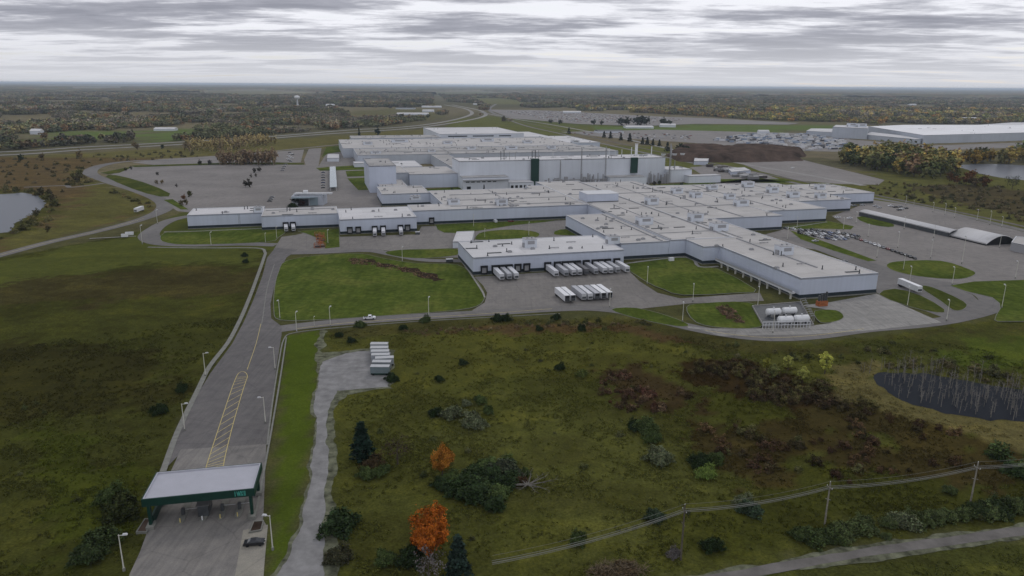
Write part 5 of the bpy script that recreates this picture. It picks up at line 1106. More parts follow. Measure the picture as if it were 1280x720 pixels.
# ================================================================ UTILITY POLES AND CABLES
pb_ = [(851, 698), (1031, 654), (1213, 628)]; pw = [G(*p) for p in pb_]
d = Vector(pw[0])-Vector(pw[1]); pw = [G(615, 700, 12.8)]+pw; d2 = Vector(pw[3])-Vector(pw[2]); pw.append(tuple(Vector(pw[3])+d2)); pw.append(tuple(Vector(pw[4])+d2))
hts = [13.6, 13.6, 11.2, 11.4, 11.4, 11.4]
labs = ['utility pole below the bottom edge, before the darkest pole', 'dark wooden utility pole nearest the camera, above the country road', 'pale wooden utility pole rising from the roadside bushes', 'pale wooden utility pole farther right along the cables', 'utility pole beyond the right edge of the view', 'far utility pole well beyond the right edge']
for k, ((x, y), h) in enumerate(zip(pw, hts)):
    if k in (0, 4, 5): continue
    e = empty('utility_pole', (x, y, 0), math.atan2(d2.y, d2.x), labs[k], 'utility pole', 'wooden poles carrying the cables'); m_ = M_wood if k == 1 else M_wood2
    MB().tube((0, 0, -.5), (0, 0, h), .22, .15, 10).obj('pole', m_, e)
    MB().box(-.07, .07, -1.0, 1.0, h-1.6, h-1.45).obj('crossarm', m_, e)
    if k > 1: MB().tube((0, -.9, h-4.3), (0, .9, h-5.0), .06, .06, 5).obj('brace', M_trimd, e)
    else: MB().box(-.07, .07, -.9, .9, h-5.0, h-4.85).obj('crossarm', m_, e)
    m = MB()
    for q in (-.9, .9): m.tube((0, q, h-1.45), (0, q, h-1.2), .06, .08, 6)
    m.tube((0, 0, h), (0, 0, h+.25), .06, .08, 6); m.obj('insulator', M_white, e)
perp = Vector((-d2.y, d2.x)).normalized()
cabs = [(0, .2, .025, 'thin top wire strung between the wooden poles'), (-.35, -1.25, .05, 'near side thick cable of the bundle strung between the wooden poles'), (.35, -1.25, .05, 'far side thick cable of the bundle strung between the wooden poles'), (-.1, -1.75, .05, 'lowest grey cable of the bundle strung between the wooden poles'), (.15, -1.5, .045, 'middle grey cable of the bundle strung between the wooden poles')]
for off, dz, r_, lab in cabs:
    m = MB(); pts = []
    for k in range(5):
        a = Vector((*pw[k], hts[k]+dz)); b = Vector((*pw[k+1], hts[k+1]+dz)); pp = Vector((perp.x, perp.y, 0))*off
        for i in range(14):
            t = i/14; q = a.lerp(b, t)+pp; q.z -= 4*t*(1-t)*1.1; pts.append(q)
    m.path(pts, r_, 5); o = m.obj('power_cable', M_cable); tag(o, lab, 'cable')
# ================================================================ VEGETATION
rs = np.random.RandomState(4)
def quads_mesh(name, cen, nrm_jit, size, shade, m, aspect=1.0):
    n = len(cen); a = rs.normal(size=(n, 3)); a /= np.linalg.norm(a, axis=1)[:, None]
    if nrm_jit is not None:
        a = a*0.8+nrm_jit; a /= np.linalg.norm(a, axis=1)[:, None]
    t = np.cross(a, rs.normal(size=(n, 3))); t /= np.linalg.norm(t, axis=1)[:, None]; b = np.cross(a, t)
    s = (np.asarray(size)*rs.uniform(.6, 1.3, n))[:, None]/2
    t = t*s; b = b*s*aspect
    v = np.stack([cen-t-b*.6, cen+t*.7-b, cen+t+b*.7, cen-t*.6+b], 1).reshape(-1, 3)
    me = bpy.data.meshes.new(name); me.vertices.add(4*n); me.vertices.foreach_set('co', v.ravel().astype(np.float32))
    me.loops.add(4*n); me.loops.foreach_set('vertex_index', np.arange(4*n, dtype=np.int32)); me.polygons.add(n)
    me.polygons.foreach_set('loop_start', np.arange(0, 4*n, 4, dtype=np.int32)); me.polygons.foreach_set('loop_total', np.full(n, 4, np.int32)); me.update()
    c = np.ones((n, 4)); c[:, :3] = np.asarray(shade)[:, None]*np.array([1, 1, 1])*rs.uniform(.92, 1.08, (n, 3))
    at = me.attributes.new('shade', 'FLOAT_COLOR', 'FACE'); at.data.foreach_set('color', c.ravel().astype(np.float32))
    me.materials.append(m); return me
def crown(kind, nc, k, s, m, seed=0):
    """nc clumps of k leaf-sized faces spread through an uneven crown volume"""
    global rs
    rs = np.random.RandomState(seed)
    d = rs.normal(size=(nc, 3)); d /= np.linalg.norm(d, axis=1)[:, None]
    lob = 1+.28*np.sin(d[:, 0]*4+seed)+.22*np.sin(d[:, 1]*5+seed*2)+.15*np.sin(d[:, 2]*6+1)
    r = rs.uniform(.35, 1, nc)**.45*lob
    if kind == 'broad': c = d*r[:, None]*np.array([3.6, 3.6, 3.9])+np.array([0, 0, 6.0]); cr = 1.0
    elif kind == 'bush':
        c = d*r[:, None]*np.array([1.75, 1.65, 2.1]); c[:, 2] = np.abs(c[:, 2])+.2; cr = .5
    elif kind == 'poplar': c = d*r[:, None]*np.array([1.5, 1.5, 4.4])+np.array([0, 0, 5.6]); cr = .6
    elif kind == 'spruce':
        t = rs.uniform(0, 1, nc)**.8; z = .6+t*9.2; rad = (1-t)**.9*2.5*(.75+.35*np.sin(z*5.0)); an = rs.uniform(0, 6.28, nc); q = rs.uniform(.4, 1, nc)**.5
        c = np.stack([np.cos(an)*rad*q, np.sin(an)*rad*q, z-q*rad*.25], 1); cr = .38
    elif kind == 'wide': c = d*r[:, None]*np.array([7.5, 7.0, 3.2])+np.array([0, 0, 5.0]); c[:, 2] = np.maximum(c[:, 2], .6); cr = 1.5
    elif kind == 'tuft': c = d*r[:, None]*np.array([.9, .9, .25])+np.array([0, 0, .25]); cr = .35
    else: c = d*r[:, None]*3; cr = 1
    cen = np.repeat(c, k, 0)+rs.normal(size=(nc*k, 3))*cr*.45
    if kind in ('bush', 'wide', 'tuft'): cen[:, 2] = np.abs(cen[:, 2])
    sh = np.repeat(rs.uniform(.62, 1.45, nc), k)*rs.uniform(.75, 1.3, nc*k)
    out_ = cen-np.array([0, 0, cen[:, 2].mean()*.7]); out_ /= np.linalg.norm(out_, axis=1)[:, None]+1e-6
    return quads_mesh(kind+'_crown', cen, out_*.7+np.array([0, 0, .35]), s, sh, m)
def trunk(h, r, nb=6, spread=2.4, z0=.25, seed=1, m=None, twigs=0):
    q = random.Random(seed); mb = MB(); mb.tube((0, 0, -.4), (0, 0, h*.45), r, r*.7, 8); mb.tube((0, 0, h*.45), (q.uniform(-.3, .3), q.uniform(-.3, .3), h*.85), r*.7, r*.2, 6)
    for i in range(nb):
        a = q.uniform(0, 6.28); z = h*(z0+(.85-z0)*i/nb); l = spread*q.uniform(.6, 1.1)
        e = (math.cos(a)*l, math.sin(a)*l, z+l*.8); mb.tube((0, 0, z), e, r*.35, r*.12, 5)
        for j in range(twigs):
            b = a+q.uniform(-.9, .9); t = q.uniform(.3, .9); s_ = (e[0]*t, e[1]*t, z+(e[2]-z)*t); l2 = l*q.uniform(.3, .6)
            mb.tube(s_, (s_[0]+math.cos(b)*l2, s_[1]+math.sin(b)*l2, s_[2]+l2*q.uniform(.4, 1.3)), r*.12, r*.04, 3)
    me = mb.mesh('trunk'); me.materials.append(m or M_bark); return me
PR = {}
for kind, sets in {'broad': [(170, 40, .36), (170, 40, .36)], 'bush': [(110, 34, .24), (110, 34, .24)], 'poplar': [(80, 18, .42)], 'spruce': [(420, 8, .42), (420, 8, .42)]}.items():
    PR[kind] = [crown(kind, a, b, c, M_leaf, 11+i) for i, (a, b, c) in enumerate(sets)]
PR['far_broad'] = [crown('broad', 60, 9, 1.0, M_leaf, 31+i) for i in range(3)]
PR['far_spruce'] = [crown('spruce', 110, 4, .9, M_leaf, 41)]
PR['far_poplar'] = [crown('poplar', 45, 7, .8, M_leaf, 51)]
PR['sparse'] = [crown('broad', 50, 10, .34, M_leaf, 61)]
TK = {'broad': trunk(9, .28, 7, 2.6), 'bush': trunk(2.2, .10, 5, 1.0), 'poplar': trunk(9, .2, 4, .8), 'spruce': trunk(9.5, .22, 0), 'far_broad': trunk(9, .28, 3, 2.6), 'far_spruce': trunk(9.5, .22, 0), 'far_poplar': trunk(9, .2, 2, .8), 'sparse': trunk(9, .26, 10, 3.0, .2, 3, twigs=5)}
tcount = 0
def PX(x, y, z=0): return 640+FPX*x/(y*math.cos(PITCH)+(CH-z)*math.sin(PITCH))
NM = {'broad': 'tree', 'bush': 'shrub', 'poplar': 'tree', 'spruce': 'spruce_tree', 'far_broad': 'tree', 'far_spruce': 'spruce_tree', 'far_poplar': 'tree', 'sparse': 'bare_tree'}
def plant(kind, px, py, h, col, lab, grp=None, wid=1.0, xy=None, z=-.1, jit=.0, bark=None):
    """h = height in metres"""
    global tcount
    tcount += 1
    x, y = xy or G(px, py); base = {'bush': 3.0}.get(kind, 10.2); s_ = h/base
    nm = NM[kind]; e = empty(nm, (x, y, z), rnd.uniform(0, 6.28), lab, 'shrub' if kind == 'bush' else 'tree', grp); e.scale = (s_*wid, s_*wid, s_)
    t = bpy.data.objects.new('trunk', TK[kind]); C.objects.link(t); t.parent = e
    v = rnd.uniform(1-jit, 1+jit)
    c = bpy.data.objects.new('crown', PR[kind][tcount % len(PR[kind])]); C.objects.link(c); c.parent = e; c.color = (col[0]*v, col[1]*v, col[2]*v, 1)
    return e
ORD = ['first from left', 'second from left', 'third from left', 'fourth from left', 'fifth from left', 'sixth from left', 'a stray one at its edge', 'smallest, nearest the road']
DKG = (.022, .035, .014); GRN = (.055, .078, .026); PALE = (.105, .12, .065); ORG = (.30, .125, .022); ORG2 = (.33, .092, .014); SPR = (.014, .028, .020); YEL = (.30, .27, .045); OLV = (.075, .075, .030); RUST = (.12, .055, .022); GREYT = (.11, .10, .095); TANT = (.20, .15, .07); BRN = (.09, .065, .035)
plant('spruce', 453, 573, 11.5, SPR, 'dark spruce right of the gravel track, tallest tree there', wid=1.55)
plant('sparse', 497, 579, 9, (.045, .032, .022), 'dark brown nearly bare round tree right of the dark spruce', wid=1.1)
plant('bush', 468, 585, 4.0, (.05, .035, .018), 'brown leaved shrub between the dark spruce and the bare tree', wid=1.2)
plant('broad', 553, 592, 8.2, ORG, 'smaller bright orange tree, the upper one of the two', wid=.82)
plant('broad', 538, 697, 12.5, ORG2, 'large bright orange tree near the bottom edge', wid=.80)
plant('spruce', 573, 722, 10.5, (.022, .036, .028), 'dark spruce right of the large orange tree', wid=1.4)
plant('sparse', 536, 728, 8.5, GREYT, 'grey leafless tree in front of the large orange tree', wid=1.1)
plant('bush', 514, 700, 4.5, DKG, 'dark shrub tucked left of the large orange tree')
plant('bush', 482, 702, 3.5, GRN, 'green shrub left of the dark shrub by the large orange tree')
plant('bush', 423, 660, 5.6, (.026, .042, .017), 'round dark shrub on the right edge of the gravel track', wid=1.15)
plant('bush', 424, 700, 4.2, (.05, .05, .028), 'olive shrub below the round dark shrub on the track edge')
plant('bush', 458, 594, 3.0, GRN, 'low green shrub left of the two below the dark spruce', wid=1.2); plant('bush', 476, 590, 3.0, GRN, 'low green shrub right of the two below the dark spruce', wid=1.2)
for k, (px, py, h, c) in enumerate([(573, 614, 5, DKG), (588, 622, 5.5, DKG), (600, 610, 5.5, (.03, .045, .018)), (612, 600, 6, DKG), (628, 592, 6, (.035, .042, .025)), (607, 588, 5, GRN), (622, 618, 4, GRN), (584, 605, 5, (.03, .045, .018)), (637, 603, 4.6, DKG), (617, 634, 4, DKG), (552, 607, 3.5, DKG), (565, 600, 3.5, GRN), (596, 592, 4.5, DKG), (633, 583, 4, GRN)]):
    plant('bush', px, py, h*.85, tuple(v*1.25 for v in c), 'dark evergreen shrub in the dense clump left of the fallen tree', 'shrubs of the dense clump left of the fallen tree', wid=1.25)
for px, py, h, c, lab in [(565, 520, 4.5, PALE, 'pale silvery shrub, left one of the two in the middle meadow'), (592, 532, 5.2, PALE, 'pale silvery shrub, larger right one of the two in the middle meadow'), (545, 518, 3.2, DKG, 'dark low shrub left of the pale silvery shrubs'), (583, 506, 2.4, PALE, 'small pale shrub above the silvery shrubs'), (600, 502, 3, GRN, 'small green shrub above right of the silvery shrubs'), (610, 515, 2.6, GRN, 'small shrub right of the silvery shrubs'),
    (490, 475, 3.6, DKG, 'dark shrub at the right corner of the gravel patch'), (700, 461, 2.8, DKG, 'small dark shrub left of the red brush patch'), (727, 469, 3, (.09, .11, .03), 'yellow green shrub left of the red brush patch'), (793, 535, 3.4, DKG, 'dark shrub, leftmost of the three below the red brush'), (806, 536, 4.8, GRN, 'round green shrub, largest of the three below the red brush'), (816, 550, 4.0, GRN, 'green shrub, lowest of the three below the red brush'), (823, 575, 5.2, PALE, 'round pale green shrub alone in the right meadow'),
    (883, 595, 3.8, (.12, .17, .04), 'bright yellow green shrub in the right meadow'), (875, 580, 4.2, DKG, 'dark green shrub above the bright yellow green one'), (895, 577, 3.6, GRN, 'green shrub right above the bright yellow green one'), (937, 640, 4.0, (.04, .06, .035), 'bluish shrub below the cables'), (930, 630, 3.4, PALE, 'pale shrub just above the cables'), (818, 648, 3.2, (.04, .06, .035), 'bluish low shrub crossed by the cables'), (842, 694, 2.2, GREYT, 'grey brush left of the dark utility pole'),
    (890, 685, 3.4, DKG, 'low dark shrub right of the dark utility pole'), (722, 677, 3.0, GRN, 'low green shrub in the lower meadow'), (152, 642, 6.5, (.035, .043, .015), 'large dark shrub on the left, before the gate'), (140, 625, 5, GRN, 'green shrub behind the large dark shrub on the left'), (127, 677, 5, (.04, .055, .02), 'rounded shrub at the lower left, upper one of two'), (113, 697, 5.2, (.035, .05, .02), 'rounded shrub at the lower left, lower one of two'), (199, 515, 3.6, DKG, 'small dark shrub left of the entry road kerb'), (227, 488, 3, DKG, 'small dark shrub above, left of the entry road kerb'),
    (306, 320, 3, DKG, 'dark bush at the corner of the left field'), (307, 328, 2.8, DKG, 'second dark bush just below, at the corner of the left field'), (450, 408, 3.4, GRN, 'small bush on the road edge below the white pickup'), (532, 402, 3.4, GRN, 'bush on the road edge below the lamp post'), (622, 400, 3.8, DKG, 'dark bush, left of a pair on the road edge'), (631, 400, 3.6, DKG, 'dark bush, right of a pair on the road edge'), (504, 411, 2.6, DKG, 'small dark bush beyond the ditch, left one'), (439, 427, 2.6, DKG, 'tiny dark bush above the gravel patch'), (424, 420, 2.3, DKG, 'tiny dark bush at the head of the gravel track'),
    (579, 455, 2.6, DKG, 'lone small dark bush in the upper meadow'), (549, 475, 2.4, DKG, 'lone small bush in the upper meadow, lower left'), (727, 412, 2.8, DKG, 'dark bush beyond the ditch, middle'), (695, 398, 3, DKG, 'dark bush on the road edge right of the pair'), (674, 412, 2.4, DKG, 'small bush beyond the ditch left of the middle one'), (657, 592+0, 2.2, GRN, 'small bush at the top of the fallen tree')]:
    plant('bush', px, py, h, c, lab, jit=.1)
for k, (px, py, h) in enumerate([(1003, 672, 5), (1014, 676, 5.5), (1026, 673, 4.5), (1040, 672, 5.4), (1052, 668, 5), (1066, 664, 5.2), (1080, 661, 5.5), (1050, 678, 3.5)]): plant('bush', px, py, h*.66, (.045, .062, .022) if k < 4 else (.07, .09, .035), 'roadside bush in the clump under the middle utility pole, '+ORD[k], 'roadside bushes in the left clump', wid=1.2)
for k, (px, py, h) in enumerate([(1112, 656, 4), (1128, 656, 6), (1140, 654, 5.2), (1156, 652, 4.5), (1170, 650, 5), (1184, 647, 4.2), (1108, 672, 2.5)]): plant('bush', px, py, h*.7, PALE if k == 1 else (.07, .09, .035), 'bush in the long roadside clump between two pale poles, '+ORD[k], 'roadside bushes in the middle clump', wid=1.1)
for k, (px, py, h) in enumerate([(1205, 645, 4.5), (1222, 640, 5), (1236, 643, 5.5), (1248, 640, 6), (1268, 635, 5), (1290, 633, 5), (1187, 614, 3)]): plant('bush', px, py, h*.7, (.035, .05, .02) if k % 2 else (.065, .085, .032), 'bush in the roadside clump by the right hand pole, '+ORD[k], 'roadside bushes in the right clump', wid=1.15)
for px, py, h, c, lab in [(1031, 466, 8.5, (.38, .39, .08), 'bright yellow tree, the tallest above the brown brush'), (1003, 476, 6, (.30, .31, .08), 'yellow tree left of the tallest yellow one'), (985, 462, 6, (.30, .31, .08), 'yellow tree higher up, third from the right'), (966, 474, 6.5, (.14, .15, .05), 'olive yellow tree at the left end of the yellow group'), (958, 462, 5, (.20, .20, .04), 'small golden tree at the far left of the yellow group')]: plant('poplar', px, py, h, c, lab, wid=1.5)
# fallen bleached tree
e = empty('fallen_tree', (*G(655, 610), 0), .2, 'fallen bleached dead tree with bare limbs and rusty root plate in the middle meadow', 'fallen tree')
q = random.Random(9); m = MB(); m.tube((-2.5, 1.5, .4), (1, .3, .7), .35, .3, 8)
for a, l, dz in ((-.15, 7.5, .8), (-.55, 6.5, .3), (.35, 5, 1.8), (1.0, 4.5, 2.2), (-1.0, 4, .3), (1.6, 4, 1.0), (.1, 5, 2.4), (2.2, 3.5, 1.2), (-2.4, 3, .5)):
    p0 = Vector((1, .3, .7)); 
    for s_ in range(4):
        p1 = p0+Vector((math.cos(a), math.sin(a), dz/4*.5))*l/4; m.tube(p0, p1, .2-.045*s_, .16-.045*s_, 6)
        for j in range(2):
            b = a+q.uniform(-1.1, 1.1); m.tube(p1, p1+Vector((math.cos(b), math.sin(b), q.uniform(0, .6)))*q.uniform(.8, 2), .05, .02, 4)
        p0 = p1; a += q.uniform(-.25, .25)
m.obj('limbs', M_pale_bark, e)
c = bpy.data.objects.new('root_mass', PR['bush'][0]); C.objects.link(c); c.parent = e; c.color = (.06, .035, .018, 1); c.location = (-.6, 2.6, -.4); c.scale = (1.0, .9, 1.0)
# brush pile bottom
e = empty('brush_pile', (*G(772, 715), 0), .1, 'large mound of dead brown brush by the bottom edge', 'brush pile')
q = random.Random(4); m = MB()
for i in range(420):
    a = q.uniform(0, 6.28); r = q.random()**.5; x, y = math.cos(a)*r*7, math.sin(a)*r*3.2; z = (1-r*r)*2.6*q.uniform(.3, 1); b = q.uniform(0, 6.28); l = q.uniform(.5, 1.6)
    m.tube((x, y, z), (x+math.cos(b)*l, y+math.sin(b)*l, z+q.uniform(-.2, .9)), .05, .02, 3)
m.obj('twigs', mat('dead_twigs', color=(.15, .115, .075), rough=1, noise=.4, nscale=1.5), e)
c = bpy.data.objects.new('core', PR['bush'][1]); C.objects.link(c); c.parent = e; c.color = (.085, .062, .036, 1); c.scale = (2.4, 1.2, .8); c.location = (0, 0, -.2)
# dead trunks in the pond
dm = []; M_drown = mat('grey_drowned_wood', color=(.20, .185, .16), rough=1.0, noise=.4, nscale=2.0)
for k in range(4):
    q = random.Random(70+k); m = MB(); h = 5.2; m.tube((0, 0, -.5), (q.uniform(-.3, .3), q.uniform(-.3, .3), h), .12, .05, 5)
    for i in range(7): z = h*q.uniform(.35, .95); a = q.uniform(0, 6.28); l = q.uniform(.5, 1.5); m.tube((0, 0, z), (math.cos(a)*l, math.sin(a)*l, z+l*q.uniform(.2, 1)), .045, .02, 3)
    me = m.mesh('dead_trunk'); me.materials.append(M_drown); dm.append(me)
q = random.Random(33); cnt = 0
xs = [p[0] for p in P2]; ys = [p[1] for p in P2]
while cnt < 285:
    x, y = q.uniform(min(xs), max(xs)), q.uniform(min(ys)-2, max(ys)+16)
    inside = bool(inpoly(np.array([x]), np.array([y]), P2)[0]); back = bool(inpoly(np.array([x]), np.array([y-12]), P2)[0]) and not inside
    if not (inside or (back and q.random() < .55)): continue
    cnt += 1; ppx = PX(x, y); o = bpy.data.objects.new('dead_tree', q.choice(dm)); C.objects.link(o); o.location = (x, y, -.1); s_ = q.uniform(.5, 1.15); o.scale = (s_, s_, s_); o.rotation_euler = (q.uniform(-.08, .08), q.uniform(-.08, .08), q.uniform(0, 6.28))
    prt = 'left' if ppx < 1150 else 'middle' if ppx < 1215 else 'right'; lab = ('bare bleached trunk standing in the water, '+prt+' part of the dark pond' if inside else 'bare bleached trunk on the bank behind the '+prt+' part of the dark pond'); tag(o, lab, 'dead tree', 'dead trunks in the pond' if inside else 'dead trunks behind the pond')
# wood between the white factory and the grey lot
def wood(poly, n, hs, cols, lab, grp, kinds=('far_broad',), wid=1.0, seed=1, jit=.2):
    pw_ = GP(poly); q = random.Random(seed); xs = [p[0] for p in pw_]; ys = [p[1] for p in pw_]; k = 0; pts = []
    t = 0
    while k < n and t < 20000:
        t += 1; x, y = q.uniform(min(xs), max(xs)), q.uniform(min(ys), max(ys))
        if not bool(inpoly(np.array([x]), np.array([y]), pw_)[0]): continue
        if any((a-x)**2+(b-y)**2 < 30 for a, b in pts): continue
        pts.append((x, y)); k += 1; cn, c = q.choice(cols); px_ = PX(x, y); lo_, hi_ = min(a for a, b in poly), min(1290, max(a for a, b in poly)); th = int(5*(px_-lo_)/(hi_-lo_)); prt = ['far left part', 'left part', 'middle', 'right part', 'far right part', 'far right part'][max(0, min(5, th))]; plant(q.choice(kinds), 0, 0, q.uniform(*hs), c, cn+' '+lab+', '+prt, grp+' ('+cn+')', wid=wid*q.uniform(.85, 1.2), xy=(x, y), jit=jit)
AUT = [('dark green', (.11, .125, .05)), ('olive green', (.22, .20, .075)), ('golden', (.40, .29, .08)), ('russet', (.21, .14, .08)), ('golden', (.31, .26, .09)), ('olive green', (.12, .125, .048)), ('dark green', (.06, .078, .034))]
wood([(1050, 205), (1060, 200), (1120, 197), (1180, 205), (1196, 212), (1190, 222), (1160, 224), (1100, 214)], 120, (19, 26), AUT, 'tree in the wood before the huge far factory', 'trees of the wood before the far factory', seed=2, wid=1.05)
wood([(1178, 219), (1215, 222), (1240, 232), (1220, 236), (1180, 228)], 14, (6, 12), [('olive', OLV), ('russet', RUST), ('tan', BRN)], 'small tree on the tail of the wood', 'small trees on the tail of the wood', seed=3)
wood([(1200, 199), (1235, 197), (1240, 203), (1210, 206)], 14, (14, 18), [('golden', (.20, .135, .03)), ('olive green', OLV)], 'tree in the small grove left of the right edge wood', 'trees of the small grove', seed=4)
wood([(1243, 205), (1262, 198), (1290, 193), (1420, 195), (1420, 215), (1300, 212), (1255, 212)], 44, (19, 26), [('golden', (.30, .23, .065)), ('olive green', (.15, .145, .06)), ('pale green', (.16, .18, .075))], 'tree in the right edge wood by the milky lagoon', 'trees at the right edge', seed=5)
for px, py, h in [(1265, 236, 13), (1270, 231, 11), (1260, 230, 10)]: plant('sparse', px, py, h, DKG, 'dark open tree standing before the milky lagoon', 'dark trees before the milky lagoon')
wood([(225, 184), (330, 176), (350, 181), (290, 189), (235, 190)], 95, (12, 17), [('yellow', (.40, .33, .15)), ('tan', (.28, .22, .12)), ('yellow', (.44, .37, .17))], 'slender tree in the pale row behind the old car park', 'pale row behind the old car park', kinds=('far_poplar',), seed=6, wid=1.3)
wood([(275, 206.5), (345, 206.5), (346, 203.5), (275, 203.5)], 46, (14, 20), [('tan', (.27, .21, .13)), ('brown', (.21, .15, .095))], 'slender thin leaved tree on the strip across the old car park', 'strip across the old car park', kinds=('far_poplar', 'far_poplar', 'far_broad'), seed=7, wid=.8)
for k, (px, py, h, kd, c, lab) in enumerate([(197, 219, 4, 'far_broad', (.03, .03, .02), 'small dark tree at the left end of the old car park, lowest'), (157, 214, 4.5, 'far_broad', (.03, .03, .02), 'small dark tree at the left tip of the old car park'), (164, 212, 4.5, 'far_broad', (.03, .03, .02), 'second small dark tree at the left tip of the old car park'),
      (196, 230, 4.5, 'far_broad', (.15, .12, .07), 'left one of two tan shrubs in the old car park'), (203, 230, 4.5, 'far_broad', (.17, .13, .07), 'right one of two tan shrubs in the old car park'), (221, 234, 3.6, 'far_broad', (.08, .07, .06), 'faint grey shrub in the old car park'), (237, 246, 6, 'far_broad', OLV, 'olive tree on the islands above the white end wing'), (230, 250, 5, 'far_broad', RUST, 'rusty tree on the islands above the white end wing'), (233, 256, 5.5, 'far_broad', (.10, .085, .04), 'tan tree nearest the white end wing'), (227, 257, 5, 'far_broad', (.10, .085, .04), 'second tan tree nearest the white end wing'),
      (307, 234, 7, 'far_broad', (.035, .03, .022), 'dark tree, left of the lower pair in the old car park'), (312.5, 234, 7, 'far_broad', (.035, .03, .022), 'dark tree, right of the lower pair in the old car park'), (318, 216, 6, 'far_broad', (.04, .035, .028), 'dark tree, left of the upper pair in the old car park'), (324, 215, 6, 'far_broad', (.04, .035, .028), 'dark tree, right of the upper pair in the old car park'), (314, 222, 4, 'far_broad', (.09, .08, .065), 'thin tree between the two dark pairs'), (320, 221, 4, 'far_broad', (.09, .08, .065), 'second thin tree between the two dark pairs'), (310, 227, 3.6, 'far_broad', (.09, .08, .065), 'third thin tree between the two dark pairs'),
      (250, 206.5, 7, 'far_broad', (.03, .03, .02), 'dark tree at the top edge of the old car park, left'), (262, 206, 6.5, 'far_broad', (.02, .02, .018), 'dark tree at the top edge of the old car park, right'), (371, 257, 9, 'broad', (.02, .022, .015), 'black green tree at the glazed office front'), (366, 259, 5, 'bush', DKG, 'dark shrub left of the office front'), (378, 258, 6, 'broad', (.04, .02, .018), 'dark reddish tree between the office glazing'), (402, 254, 6, 'far_broad', (.05, .04, .04), 'dark small tree right of the office'), (397, 256, 4.5, 'far_broad', (.08, .05, .05), 'reddish small tree right of the office'),
      (514, 241, 8, 'far_spruce', SPR, 'dark conifer at the left of the front lawn of the plain block'), (565, 243, 7, 'far_spruce', SPR, 'dark conifer at the right of the front lawn of the plain block'), (605, 238, 6, 'far_spruce', SPR, 'dark conifer before the two storey annex'), (688, 231, 11, 'far_spruce', DKG, 'dark green tree at the foot of the tall hall'), (449, 170, 16, 'far_spruce', SPR, 'dark conifer behind the rear halls, left one'), (472, 169.5, 16, 'far_broad', SPR, 'dark tree behind the rear halls, right one'),
      (818, 232, 5, 'far_broad', (.05, .045, .035), 'brown shrub on the strip at the right of the tall hall'), (852, 233, 4.5, 'far_broad', DKG, 'dark shrub on the strip below the end block'), (824, 231, 5, 'far_broad', DKG, 'dark shrub beside the brown one right of the tall hall')]):
    plant(kd, px, py, h, c, lab)
for k, (px, py, h) in enumerate([(711, 167.5, 14), (755, 172, 13), (763, 173, 14), (776, 175.5, 14), (787, 177, 16), (803, 180.5, 13), (809, 181, 14), (816, 182, 12), (824, 183, 12), (834, 189, 15), (852, 194, 17), (875, 198, 9)]):
    plant('far_spruce' if k not in (10,) else 'far_broad', px, py, h, (.02, .03, .018), 'dark conifer in the spaced row along the railway, '+['far left, alone', 'first of the middle four', 'second of the middle four', 'third of the middle four', 'fourth and tallest of the middle four', 'first of the closer four', 'second of the closer four', 'third of the closer four', 'fourth of the closer four', 'standing just above the tall hall roof', 'broad and darkest at the right', 'small last one at the right'][k], 'dark row along the railway', wid=1.5)
for k, (px, py, h) in enumerate([(776, 156.5, 20), (783, 157, 22), (796, 156.5, 24), (802, 156.5, 26), (808, 156.5, 22), (829, 157.5, 22), (836, 158.5, 18), (742, 156, 14), (752, 156, 12), (700, 155, 12), (688, 154.5, 12)]):
    plant('far_broad', px, py, h, (.03, .038, .025), 'dark far tree in the clump by the white tent-roofed building', 'dark far trees by the vehicle storage', wid=1.3)
for k, (px, py, h) in enumerate([(100, 198, 12), (26, 201, 9), (53, 199, 8), (168, 184, 10), (203, 186, 7), (172, 187, 9), (60, 290, 5), (100, 222, 10), (97, 228, 9), (92, 224, 8), (52, 244, 8), (58, 252, 8), (62, 246, 8), (70, 258, 7), (46, 270, 6), (30, 285, 5), (66, 252, 7)]):
    plant('far_broad', px, py, h, [(.17, .13, .06), DKG, BRN][k % 3] if k < 6 else (.10, .10, .035) if k % 2 else (.07, .06, .03), ['golden bushy tree by the highway at the left', 'small dark tree by the highway, leftmost', 'small brown tree by the highway, left', 'tall tan tree right of the bend in the highway', 'small dark tree by the highway near the pale row', 'brown tree below the highway near the pale row', 'olive shrub on the field below the milky pond'][k] if k < 7 else ('olive' if k % 2 else 'brown')+' shrub tree near the milky pond, '+['', 'at its far bank', 'right of its tip', 'above its right tip', 'on the near bank', 'on the far right bank', 'behind the footpath'][k % 7 if k % 7 else 6], None if k < 7 else 'shrub trees near the milky pond')

